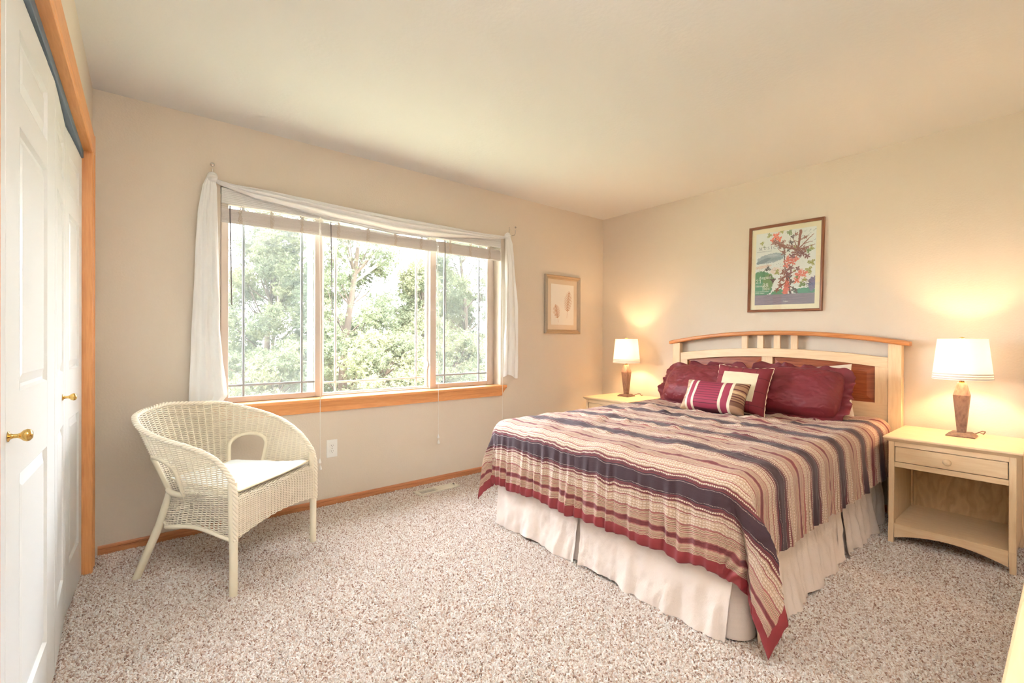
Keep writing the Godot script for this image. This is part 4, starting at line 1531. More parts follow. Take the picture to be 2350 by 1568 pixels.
# ---------------------------------------------------------------- lamps
func build_lamps() -> void:
	var spots := [[Vector3(-0.235, 0.600, 2.812), "table lamp with white shade and brown tapered base on the nearer nightstand"], [Vector3(-0.235, 0.600, 0.492), "table lamp with white shade and brown tapered base on the corner nightstand"]]
	for q in spots:
		var t := thing("table_lamp", q[1], "lamp", q[0], 0.0, "bedside lamps")
		# square foot with sloping edge
		var b := MB.new()
		b.box(Vector3(-0.060, 0.0, -0.060), Vector3(0.060, 0.006, 0.060), 0.001)
		b.hexa([Vector3(-0.060, 0.006, -0.060), Vector3(0.060, 0.006, -0.060), Vector3(0.060, 0.006, 0.060), Vector3(-0.060, 0.006, 0.060), Vector3(-0.040, 0.022, -0.040), Vector3(0.040, 0.022, -0.040), Vector3(0.040, 0.022, 0.040), Vector3(-0.040, 0.022, 0.040)])
		obj("foot", b, M.walnut, t)
		var sq := func(y: float, r: float) -> Array: return [Vector3(-r, y, -r), Vector3(r, y, -r), Vector3(r, y, r), Vector3(-r, y, r)]
		b = MB.new()
		b.hexa(sq.call(0.020, 0.0175) + sq.call(0.232, 0.0335))
		b.hexa(sq.call(0.232, 0.0335) + sq.call(0.302, 0.0175))
		obj("column", b, M.walnut, t)
		obj("neck", MB.new().lathe([Vector2(0.0, 0.300), Vector2(0.011, 0.300), Vector2(0.011, 0.345), Vector2(0.014, 0.347), Vector2(0.014, 0.39), Vector2(0.0, 0.392)], 16), M.brass, t)
		# shade: thin double wall, open at both ends
		b = MB.new()
		var y0 := 0.322
		var y1 := 0.553
		b.lathe([Vector2(0.1275, y0), Vector2(0.1045, y1), Vector2(0.1025, y1), Vector2(0.1255, y0), Vector2(0.1275, y0)], 48)
		var sh := obj("lamp_shade", b, M.lamp_shade, t)
		for k in [0.329, 0.3415, 0.3545]:
			var r := lerpf(0.1275, 0.1045, (k - y0) / (y1 - y0)) + 0.0006
			var r2 := r - 0.0007
			obj("trim_band", MB.new().lathe([Vector2(r, k - 0.0035), Vector2(r + 0.0012, k - 0.003), Vector2(r2 + 0.0012, k + 0.003), Vector2(r2, k + 0.0035)], 48), M.shade_trim, sh)
		# harp, finial, bulb
		b = MB.new()
		b.tube(pts([Vector3(0, 0.36, -0.03), Vector3(0, 0.42, -0.048), Vector3(0, 0.50, -0.035), Vector3(0, 0.545, 0), Vector3(0, 0.50, 0.035), Vector3(0, 0.42, 0.048), Vector3(0, 0.36, 0.03)]), 0.0016, 6)
		for k in 3:
			var a := TAU * k / 3.0
			b.tube(pts([Vector3(0, 0.545, 0), Vector3(cos(a) * 0.1035, 0.548, sin(a) * 0.1035)]), 0.0012, 6)
		obj("harp", b, M.chrome, t)
		obj("finial", MB.new().lathe([Vector2(0.004, 0.545), Vector2(0.006, 0.552), Vector2(0.012, 0.556), Vector2(0.012, 0.561), Vector2(0.0, 0.564)], 14), M.brass, t)
		obj("bulb", MB.new().lathe([Vector2(0.0, 0.388), Vector2(0.012, 0.390), Vector2(0.014, 0.400), Vector2(0.027, 0.425), Vector2(0.030, 0.442), Vector2(0.026, 0.460), Vector2(0.014, 0.472), Vector2(0.0, 0.475)], 20), M.bulb, t)
		var l := OmniLight3D.new()
		l.name = "glow"
		l.light_color = Color(1.0, 0.81, 0.61)
		l.light_energy = LAMP
		l.light_size = 0.025
		l.omni_range = 12.0
		l.omni_attenuation = 2.0
		l.shadow_enabled = true
		l.position = Vector3(0, 0.44, 0)
		t.add_child(l)
		# flex: off the back of the foot and over the top's back edge
		var f := MB.new().tube(pts([Vector3(0.055, 0.006, 0.02), Vector3(0.075, 0.012, 0.05), Vector3(0.085, 0.028, 0.075), Vector3(0.105, 0.024, 0.085), Vector3(0.135, 0.004, 0.075), Vector3(0.18, 0.003, 0.06)  ]), 0.0028, 6)
		obj("flex", f, M.walnut, t)
	# added uplighter behind the camera: fill light that brightens the room off the ceiling
	var c := thing("added_fill_lamp", "added fill light, shaped as an out-of-view uplighter floor lamp standing in the corner beside the dresser", "fill lamp", Vector3(-3.46, 0, 3.52))
	obj("base", MB.new().lathe([Vector2(0.0, 0.0), Vector2(0.125, 0.0), Vector2(0.125, 0.015), Vector2(0.11, 0.024), Vector2(0.02, 0.03), Vector2(0.0, 0.03)], 32), M.plastic_white, c)
	obj("pole", MB.new().tube(pts([Vector3(0, 0.02, 0), Vector3(0, 0.9, 0), Vector3(0, 1.72, 0)]), 0.011, 12), M.plastic_white, c)
	obj("bowl", MB.new().lathe([Vector2(0.0, 1.70), Vector2(0.05, 1.705), Vector2(0.12, 1.745), Vector2(0.155, 1.80), Vector2(0.152, 1.802), Vector2(0.117, 1.750), Vector2(0.05, 1.711), Vector2(0.0, 1.708)], 32), M.plastic_white, c)
	obj("fill_disc", MB.new().lathe([Vector2(0.0, 1.765), Vector2(0.12, 1.765), Vector2(0.12, 1.768), Vector2(0.0, 1.770)], 32), M.fill_disc, c)
	var l2 := SpotLight3D.new()
	l2.name = "fill_uplight"
	l2.light_color = Color(0.95, 0.97, 1.0)
	l2.light_energy = FILL_LIGHT
	l2.light_size = 0.09
	l2.spot_angle = 75.0
	l2.spot_angle_attenuation = 0.6
	l2.spot_range = 14.0
	l2.spot_attenuation = 2.0
	l2.shadow_enabled = true
	l2.position = Vector3(0, 1.80, 0)
	l2.rotation.x = PI / 2
	c.add_child(l2)

# ---------------------------------------------------------------- wicker chair
const CB := 0.37   # waist height

func plan(t: float, y: float) -> Vector2:
	# t in -1..1 round the U, left front to right front; gives (side, depth)
	var r := 0.225 + (y - CB) * 0.36 if y > CB else 0.225 + (CB - y) * 0.22
	var q := absf(t)
	var sg := signf(t)
	if q < 0.6:
		var a := q / 0.6 * PI / 2
		return Vector2(sg * r * sin(a), -0.02 - (r + 0.005) * cos(a))
	var s := (q - 0.6) / 0.4
	return Vector2(sg * lerpf(r, 0.283 + 0.02 * maxf(0.0, y - 0.5), smoothstep(0.0, 1.0, s)), lerpf(-0.02, 0.285, s))

func rim_y(t: float) -> float:
	var q := absf(t)
	if q < 0.6:
		return table([[0.0, 0.790], [45.0, 0.765], [62.0, 0.732], [90.0, 0.685]], q / 0.6 * 90.0)
	return table([[0.0, 0.685], [0.25, 0.664], [0.5, 0.634], [0.7, 0.600], [0.82, 0.566], [0.91, 0.532], [0.965, 0.495], [1.0, 0.44]], (q - 0.6) / 0.4)

func low_y(t: float) -> float:
	var q := absf(t)
	if q < 0.4:
		return 0.262
	# side: a shallow arch between back and front leg
	var s := (q - 0.4) / 0.6
	return 0.248 + 0.028 * sin(PI * s)

func in_hole(t: float, y: float, grow := 0.0) -> bool:
	var q := absf(t)
	var a := (q - 0.325) / 0.27
	if a < -grow or a > 1.0 + grow:
		return false
	var top := 0.525 + 0.065 * sqrt(maxf(0.0, 1.0 - pow(2.0 * a - 1.0, 2.0)))
	return y > 0.415 - grow * 0.03 and y < top + grow * 0.06

func build_chair() -> void:
	var tg := thing("wicker_chair", "cream wicker armchair with barrel back beside the closet, below the window", "chair", Vector3(-3.511, 0, 0.494), deg_to_rad(39.6))
	var P := func(t: float, y: float, out := 0.0) -> Vector3:
		var a := plan(t, y)
		var n2 := Vector2.ZERO
		if out != 0.0:
			var d := plan(minf(1.0, t + 0.01), y) - plan(maxf(-1.0, t - 0.01), y)
			n2 = Vector2(d.y, -d.x).normalized() * out
		return Vector3(a.x + n2.x, y, a.y + n2.y)
	var stakes := 52
	# woven strands, row by row
	var w := MB.new()
	var sub := 6
	var m := stakes * sub
	var y := 0.252
	var row := 0
	while y < 0.79:
		var run := []
		for i in m + 1:
			var t := -1.0 + 2.0 * i / m
			var ok := y < rim_y(t) - 0.004 and y > low_y(t) and not in_hole(t, y, 0.04)
			if ok:
				var o := 0.0050 * sin(PI * i / sub + PI * row)
				run.append(P.call(t, y + 0.0005 * sin(i * 1.7 + row), o))
			if (not ok or i == m) and run.size() > 0:
				if run.size() > 4:
					w.tube(pts(run), 0.0027, 4, false)
				run = []
		y += 0.0049
		row += 1
	obj("woven_shell", w, M.wicker, tg).set_meta("kind", "stuff")
	# upright stakes
	var st := MB.new()
	for k in range(1, stakes):
		var t := -1.0 + 2.0 * k / stakes
		var ys := low_y(t)
		var run := []
		while ys < rim_y(t):
			if in_hole(t, ys, 0.02):
				if run.size() > 1:
					st.tube(pts(run), 0.0032, 5, false)
				run = []
			else:
				run.append(P.call(t, ys, 0.0))
			ys += 0.02
		if run.size() > 1:
			st.tube(pts(run), 0.0032, 5, false)
	obj("stakes", st, M.wicker, tg).set_meta("kind", "stuff")
	# braided rim: front post, over the arms and back, down the other post
	var spine := []
	for k in 12:
		var yy := lerpf(0.245, 0.43, k / 11.0)
		spine.append(P.call(-1.0, yy, 0.0) + Vector3(0, 0, 0.006))
	for k in range(0, 161):
		var t := -1.0 + 2.0 * k / 160.0
		spine.append(P.call(t, rim_y(t), 0.0) + Vector3(0, 0, 0.006 if absf(t) > 0.97 else 0.0))
	for k in range(11, -1, -1):
		var yy := lerpf(0.245, 0.43, k / 11.0)
		spine.append(P.call(1.0, yy, 0.0) + Vector3(0, 0, 0.006))
	# resample evenly
	var cv := Curve3D.new()
	for p in spine:
		cv.add_point(p)
	var L := cv.get_baked_length()
	var nn := 520
	for s in 3:
		var b := MB.new()
		var run := []
		for i in nn + 1:
			var d := L * i / nn
			var c := cv.sample_baked(d)
			var tn := (cv.sample_baked(minf(L, d + 0.01)) - cv.sample_baked(maxf(0.0, d - 0.01))).normalized()
			var a1 := tn.cross(Vector3(0, 1, 0))
			if a1.length() < 0.2:
				a1 = tn.cross(Vector3(1, 0, 0))
			a1 = a1.normalized()
			var a2 := a1.cross(tn)
			var ph := d * TAU / 0.060 + TAU * s / 3.0
			run.append(c + a1 * cos(ph) * 0.0078 + a2 * sin(ph) * 0.0055)
		b.tube(pts(run), 0.0063, 7)
		obj("rim_braid", b, M.wicker, tg)
	# wrapped frames round the arched openings
	for sg in [-1.0, 1.0]:
		var loop := []
		for i in 49:
			var a := TAU * i / 48.0
			var u := 0.5 - 0.5 * cos(a)
			var q: float
			var yy: float
			if i <= 12:
				q = 0.0; yy = lerpf(0.41, 0.525, i / 12.0)
			elif i <= 36:
				var e := (i - 12) / 24.0
				q = 0.5 - 0.5 * cos(PI * e)
				yy = 0.525 + 0.065 * sin(PI * e)
			else:
				q = 1.0; yy = lerpf(0.525, 0.41, (i - 36) / 12.0)
			loop.append(P.call(sg * (0.325 + 0.27 * q), yy, 0.0))
		var b := MB.new()
		var rr := PackedFloat32Array()
		var cv2 := Curve3D.new()
		for p in loop:
			cv2.add_point(p)
		var run := []
		var n2 := 160
		for i in n2 + 1:
			run.append(cv2.sample_baked(cv2.get_baked_length() * i / n2))
			rr.append(0.0105 + 0.0009 * (i % 2))
		b.tube(pts(run), rr, 8)
		# sill of the opening
		var sill := []
		var rs := PackedFloat32Array()
		for i in 41:
			sill.append(P.call(sg * (0.325 + 0.27 * i / 40.0), 0.408, 0.0))
			rs.append(0.012 + 0.0009 * (i % 2))
		b.tube(pts(sill), rs, 8)
		obj("arched_frame", b, M.wicker_wrap, tg)
	# legs, wrapped with cane
	var legs := [[Vector3(-0.278, 0.50, 0.272), Vector3(-0.280, 0.25, 0.280), Vector3(-0.28, 0, 0.28)], [Vector3(0.278, 0.50, 0.272), Vector3(0.280, 0.25, 0.280), Vector3(0.28, 0, 0.28)], [Vector3(-0.185, 0.40, -0.160), Vector3(-0.205, 0.25, -0.20), Vector3(-0.25, 0, -0.285)], [Vector3(0.185, 0.40, -0.160), Vector3(0.205, 0.25, -0.20), Vector3(0.25, 0, -0.285)]]
	for lg in legs:
		var run := []
		var rr := PackedFloat32Array()
		for i in 101:
			var q := i / 100.0
			var p: Vector3 = lg[0].lerp(lg[1], q * 2.0) if q < 0.5 else lg[1].lerp(lg[2], q * 2.0 - 1.0)
			run.append(p)
			rr.append(lerpf(0.0185, 0.0160, q) + (0.0010 if i % 2 else 0.0))
		obj("leg", MB.new().tube(pts(run), rr, 10), M.wicker_wrap, tg)
	# hem rods under the sides and back
	var hem := MB.new()
	var hr := []
	var hrr := PackedFloat32Array()
	for i in 161:
		var t := -0.985 + 1.97 * i / 160.0
		hr.append(P.call(t, low_y(t) - 0.004, 0.0))
		hrr.append(0.0095 + 0.0009 * (i % 2))
	hem.tube(pts(hr), hrr, 8)
	obj("hem_rod", hem, M.wicker_wrap, tg)
	# seat: woven top and front apron with an arched edge, one strand after the other
	var seat := MB.new()
	for k in 44:
		# rows across the apron from the bottom edge up, over the front roll and back to the seat
		var q := k / 43.0
		var run := []
		for i in 101:
			var s := lerpf(-0.268, 0.268, i / 100.0)
			var arch := 0.028 * (1.0 - pow(s / 0.268, 2.0))
			var yb := 0.252 + arch
			var yy := yb + q * 0.19
			if yy > 0.432:
				continue
			var o := 0.0042 * sin(PI * i / 4.0 + PI * k)
			var zz := 0.292 - 0.010 * pow(clampf((yy - 0.39) / 0.045, 0.0, 1.0), 2.0) + o
			run.append(Vector3(s, yy, zz))
			if run.size() > 1 and absf(s - lerpf(-0.268, 0.268, (i - 1) / 100.0)) > 0.02:
				run.clear()
		if run.size() > 6 and run[-1].x - run[0].x > 0.5 * 0.01:
			# split where the arch runs past the top
			var part := []
			for p in run:
				if part.size() and p.x - part[-1].x > 0.012:
					if part.size() > 3:
						seat.tube(pts(part), 0.0027, 4, false)
					part = []
				part.append(p)
			if part.size() > 3:
				seat.tube(pts(part), 0.0027, 4, false)
	for k in 70:
		var zz := 0.284 - k * 0.0060
		var half := 0.268 if zz > 0.0 else lerpf(0.235, 0.12, clampf(-zz / 0.2, 0.0, 1.0))
		if zz < -0.17:
			break
		var run := []
		for i in 61:
			var s := lerpf(-half, half, i / 60.0)
			run.append(Vector3(s, 0.430 - 0.006 * clampf((zz - 0.25) / 0.03, 0.0, 1.0) + 0.0028 * sin(PI * i / 2.0 + PI * k), zz))
		seat.tube(pts(run), 0.0029, 4, false)
	obj("woven_seat", seat, M.wicker, tg).set_meta("kind", "stuff")
	var ap := MB.new()
	for k in 26:
		var s := -0.268 + 0.536 * (k + 0.5) / 26.0
		ap.tube(pts([Vector3(s, 0.252 + 0.028 * (1.0 - pow(s / 0.268, 2.0)), 0.292), Vector3(s, 0.40, 0.292), Vector3(s, 0.424, 0.283)]), 0.0046, 5, false)
	obj("apron_stakes", ap, M.wicker, tg).set_meta("kind", "stuff")
	# cushion on the seat
	var cu := thing("seat_cushion", "thin white seat cushion lying on the wicker chair", "cushion", Vector3(-3.511, 0.436, 0.494), deg_to_rad(39.6))
	var nz := noise(1.0, 2, 301)
	var cf := func(sg: float) -> Callable:
		return func(i: int, j: int) -> Vector3:
			var a := sin((i / 47.0 - 0.5) * PI)
			var c := sin((j / 47.0 - 0.5) * PI)
			var half := lerpf(0.185, 0.243, (c + 1.0) * 0.5)
			var e := pow(maxf(0.0, (1.0 - pow(a, 6.0)) * (1.0 - pow(c, 6.0))), 0.5)
			var hgt := 0.018 if sg > 0 else -0.012
			return Vector3(half * a, 0.016 + hgt * e + (0.008 * nz.get_noise_2d(a * 1.2, c * 1.2) if sg > 0 else 0.0) + 0.012 * pow(maxf(0.0, a * c), 2.0), 0.055 + 0.222 * c)
	var cb := MB.new()
	cb.grid(48, 48, cf.call(1.0), null, true)
	cb.grid(48, 48, cf.call(-1.0), null, false)
	obj("pad", cb, M.cushion_white, cu)
	var ed := []
	for i in 121:
		var q := fmod(i / 120.0 * 4.0, 4.0)
		var side := int(q) % 4
		var s := (q - floorf(q)) * 2.0 - 1.0
		var a: float = [s, 1.0, -s, -1.0][side]
		var c: float = [-1.0, s, 1.0, -s][side]
		var half := lerpf(0.185, 0.243, (c + 1.0) * 0.5)
		ed.append(Vector3(half * a, 0.016 + 0.012 * pow(maxf(0.0, a * c), 2.0), 0.055 + 0.222 * c))
	obj("piping", MB.new().tube(pts(ed), 0.004, 6, false), M.cream_piping, cu)

# ---------------------------------------------------------------- pictures
func text(parent: Node3D, s: String, size: float, at: Vector3, m: Material, serif := true, italic := false, center := false) -> void:
	var f := SystemFont.new()
	f.font_names = PackedStringArray(["Droid Serif" if serif else "Droid Sans"])
	f.font_italic = italic
	var t := TextMesh.new()
	t.font = f
	t.text = s
	t.font_size = 32
	t.pixel_size = size / 32.0
	t.depth = 0.0006
	t.curve_step = 1.0
	t.horizontal_alignment = HORIZONTAL_ALIGNMENT_CENTER if center else HORIZONTAL_ALIGNMENT_LEFT
	t.vertical_alignment = VERTICAL_ALIGNMENT_CENTER
	var o := MeshInstance3D.new()
	o.name = "lettering"
	o.mesh = t
	o.material_override = m
	o.position = at
	parent.add_child(o, true)

func frame_sides(t: Node3D, w: float, h: float, prof: Array, m: Array) -> void:
	# prof: [inset, depth] from outer edge inwards; mitred, four lengths
	var cs := [Vector2(-w / 2, -h / 2), Vector2(w / 2, -h / 2), Vector2(w / 2, h / 2), Vector2(-w / 2, h / 2)]
	var sg := [Vector2(1, 1), Vector2(-1, 1), Vector2(-1, -1), Vector2(1, -1)]
	for k in 4:
		var j := (k + 1) % 4
		var b := MB.new()
		for i in prof.size() - 1:
			var a0 := Vector3(cs[k].x + sg[k].x * prof[i][0], cs[k].y + sg[k].y * prof[i][0], prof[i][1])
			var a1 := Vector3(cs[j].x + sg[j].x * prof[i][0], cs[j].y + sg[j].y * prof[i][0], prof[i][1])
			var b1 := Vector3(cs[j].x + sg[j].x * prof[i + 1][0], cs[j].y + sg[j].y * prof[i + 1][0], prof[i + 1][1])
			var b0 := Vector3(cs[k].x + sg[k].x * prof[i + 1][0], cs[k].y + sg[k].y * prof[i + 1][0], prof[i + 1][1])
			var nn := (a1 - a0).cross(b0 - a0)
			if nn.length() < 1e-12:
				continue
			nn = nn.normalized()
			b.quad(a0, a1, b1, b0, nn)
		obj("frame_side", b, m[k % 2], t)

func splat(im: Image, c: Vector2, r: Vector2, ang: float, col: Color, nz: FastNoiseLite, rough: float) -> void:
	# a ragged blot: an ellipse whose edge the noise tears
	var big := maxf(r.x, r.y) * 1.5
	var ca := cos(ang)
	var sa := sin(ang)
	for y in range(maxi(0, int(c.y - big)), mini(im.get_height(), int(c.y + big))):
		for x in range(maxi(0, int(c.x - big)), mini(im.get_width(), int(c.x + big))):
			var d := Vector2(x, y) - c
			var u := (d.x * ca + d.y * sa) / r.x
			var v := (-d.x * sa + d.y * ca) / r.y
			var k := u * u + v * v + rough * nz.get_noise_2d(x * 1.0, y * 1.0)
			if k < 1.0:
				var w := 1.0 + 0.12 * nz.get_noise_2d(x * 2.3 + 90.0, y * 2.3)
				im.set_pixel(x, y, Color(col.r * w, col.g * w, col.b * w))

func stroke(im: Image, a: Vector2, b: Vector2, w0: float, w1: float, col: Color, nz: FastNoiseLite) -> void:
	var n := int((b - a).length()) + 1
	for i in n + 1:
		var q := i / float(n)
		var p := a.lerp(b, q) + Vector2(nz.get_noise_2d(i * 1.5, a.x), nz.get_noise_2d(i * 1.5, a.y + 50.0)) * 4.0
		var r := lerpf(w0, w1, q)
		for y in range(int(p.y - r), int(p.y + r) + 1):
			for x in range(int(p.x - r), int(p.x + r) + 1):
				if x >= 0 and y >= 0 and x < im.get_width() and y < im.get_height() and (Vector2(x, y) - p).length() <= r:
					im.set_pixel(x, y, col)

func torn_leaf(im: Image, c: Vector2, size: float, ang: float, lobes: float, col: Color, nz: FastNoiseLite) -> void:
	# a torn, lobed leaf
	var big := int(size * 1.25)
	for y in range(maxi(0, int(c.y) - big), mini(im.get_height(), int(c.y) + big)):
		for x in range(maxi(0, int(c.x) - big), mini(im.get_width(), int(c.x) + big)):
			var d := Vector2(x, y) - c
			var a := d.angle() - ang
			var r := size * (0.34 + 0.50 * pow(absf(cos(a * lobes * 0.5)), 1.6) + 0.16 * cos(a)) * (1.0 + 0.55 * nz.get_noise_2d(x * 1.6 + 31.0, y * 1.6))
			if d.length() < r and nz.get_noise_2d(x * 2.2, y * 2.2 + 77.0) < 0.34:
				var w := 1.0 + 0.22 * nz.get_noise_2d(x * 2.3 + 90.0, y * 2.3)
				im.set_pixel(x, y, Color(col.r * w, col.g * w, col.b * w))

func poster_tex() -> ImageTexture:
	# a festival poster: a bough of torn leaves, a grey roof, a green field, a text band
	var w := 420
	var h := 540
	var im := Image.create(w, h, false, Image.FORMAT_RGB8)
	var nz := noise(0.055, 3, 401)
	var rng := RandomNumberGenerator.new()
	rng.seed = 41
	var paper := rgb(228, 234, 230)
	im.fill(paper)
	# green field and teal foot
	splat(im, Vector2(46, 350), Vector2(74, 66), 0.05, rgb(70, 138, 92), nz, 0.35)
	splat(im, Vector2(40, 420), Vector2(86, 56), 0.0, rgb(70, 144, 110), nz, 0.3)
	splat(im, Vector2(96, 372), Vector2(40, 64), 0.2, rgb(104, 142, 80), nz, 0.5)
	splat(im, Vector2(360, 448), Vector2(80, 22), 0.0, rgb(64, 142, 116), nz, 0.5)
	splat(im, Vector2(170, 452), Vector2(56, 24), -0.2, rgb(70, 146, 112), nz, 0.6)
	# grey roof with darker strokes
	splat(im, Vector2(112, 192), Vector2(104, 34), -0.12, rgb(160, 178, 186), nz, 0.3)
	splat(im, Vector2(60, 208), Vector2(56, 14), -0.3, rgb(122, 144, 154), nz, 0.5)
	splat(im, Vector2(150, 200), Vector2(54, 10), -0.1, rgb(138, 160, 170), nz, 0.6)
	splat(im, Vector2(130, 172), Vector2(44, 8), 0.05, rgb(184, 198, 204), nz, 0.5)
	splat(im, Vector2(52, 252), Vector2(62, 12), -0.12, rgb(226, 208, 194), nz, 0.6)
	splat(im, Vector2(150, 290), Vector2(36, 26), 0.0, rgb(230, 216, 206), nz, 0.6)
	for k in 30:
		var a := Vector2(rng.randf_range(10, 200), rng.randf_range(220, 290))
		stroke(im, a, a + Vector2(rng.randf_range(-10, 14), rng.randf_range(-10, 10)), 0.9, 0.5, rgb(110, 110, 116), nz)
	for k in 34:
		var a := Vector2(rng.randf_range(270, 415), rng.randf_range(5, 150))
		stroke(im, a, a + Vector2(rng.randf_range(-22, 22), rng.randf_range(-22, 22)), 1.1, 0.5, rgb(120, 132, 142), nz)
	splat(im, Vector2(402, 400), Vector2(24, 52), 0.1, rgb(112, 114, 152), nz, 0.8)
	for k in 30:
		var a := Vector2(rng.randf_range(330, 418), rng.randf_range(360, 450))
		stroke(im, a, a + Vector2(26, 16), 1.0, 0.5, rgb(76, 70, 96), nz)
	var ol := rgb(146, 150, 66)
	for q in [[100, 18, 24], [240, 16, 30], [190, 6, 22], [44, 76, 20], [392, 150, 26], [398, 250, 30], [376, 300, 34], [160, 306, 26], [280, 130, 20], [300, 350, 24], [330, 400, 30], [352, 366, 22], [372, 168, 26], [60, 100, 10], [286, 300, 14]]:
		torn_leaf(im, Vector2(q[0], q[1]), q[2], rng.randf() * TAU, 3.0, ol if int(q[0]) % 3 else rgb(92, 124, 54), nz)
	# bough and twigs in brown red
	var br := rgb(132, 66, 48)
	var dk := rgb(70, 42, 50)
	stroke(im, Vector2(222, 465), Vector2(236, 330), 17, 9, rgb(202, 98, 84), nz)
	stroke(im, Vector2(258, 465), Vector2(214, 270), 7, 2.5, dk, nz)
	stroke(im, Vector2(214, 270), Vector2(204, 120), 2.5, 3.5, dk, nz)
	for q in [[204, 120, 120, 60, 7, 3], [204, 120, 300, 150, 5, 6], [300, 150, 318, 16, 6, 9], [300, 150, 400, 52, 4, 2], [300, 150, 412, 126, 3, 1.5], [300, 150, 262, 56, 3, 1.5], [300, 150, 372, 210, 5, 2], [318, 80, 372, 60, 3, 1], [310, 100, 276, 80, 3, 1], [340, 114, 396, 100, 2.5, 1], [230, 150, 250, 60, 2.5, 1], [226, 330, 170, 380, 6, 2], [226, 330, 290, 300, 5, 2], [220, 380, 150, 440, 4, 1.5], [240, 400, 300, 440, 4, 1.5], [214, 280, 260, 240, 4, 2], [170, 84, 110, 90, 3, 1]]:
		stroke(im, Vector2(q[0], q[1]), Vector2(q[2], q[3]), q[4], q[5], br if int(q[2]) % 2 == 0 else rgb(152, 72, 50), nz)
	for q in [[136, 72, 40], [178, 100, 44], [214, 120, 26], [286, 172, 44], [330, 178, 42], [258, 196, 34], [366, 206, 26], [262, 122, 26], [206, 160, 26], [340, 150, 30], [214, 310, 36], [190, 350, 30], [246, 330, 34], [182, 400, 28], [160, 430, 22], [258, 276, 32], [300, 290, 22], [286, 40, 18], [346, 70, 18]]:
		torn_leaf(im, Vector2(q[0], q[1]), q[2], rng.randf() * TAU, 5.0, br if int(q[0]) % 3 else rgb(112, 48, 56), nz)
	for q in [[142, 34, 34], [168, 52, 26], [122, 58, 20], [236, 222, 38], [264, 232, 36], [222, 250, 30], [290, 218, 26], [316, 334, 42], [346, 326, 30], [300, 368, 30], [230, 420, 32], [214, 446, 26], [236, 380, 24]]:
		torn_leaf(im, Vector2(q[0], q[1]), q[2], rng.randf() * TAU, 4.0, rgb(228, 92, 56) if int(q[1]) < 100 else rgb(218, 108, 90), nz)
	for q in [[96, 268, 26], [130, 360, 24], [112, 330, 18], [258, 96, 22], [262, 54, 20], [262, 380, 28], [276, 430, 24], [250, 346, 18], [294, 450, 20], [236, 150, 14]]:
		torn_leaf(im, Vector2(q[0], q[1]), q[2], rng.randf() * TAU, 3.0, dk if int(q[0]) % 4 else rgb(52, 54, 50), nz)
	for k in 420:
		var x := rng.randi_range(100, 415)
		var y := rng.randi_range(4, 455)
		im.set_pixel(x, y, [rgb(70, 60, 70), rgb(150, 80, 60), rgb(120, 140, 150)][k % 3])
	# band of small print at the foot
	for y in range(464, h):
		for x in w:
			im.set_pixel(x, y, rgb(126, 118, 136))
	for r in 11:
		var y := 470 + r * 6
		if r == 3 or r == 6:
			continue
		for x in range(4, w - 6 - (r * 43) % 120):
			if (x * 7 + r * 13) % 11 < 7 and (x / 23 + r) % 5 != 0:
				im.set_pixel(x, y, rgb(182, 168, 168))
				im.set_pixel(x, y + 1, rgb(160, 148, 154))
	return ImageTexture.create_from_image(im)

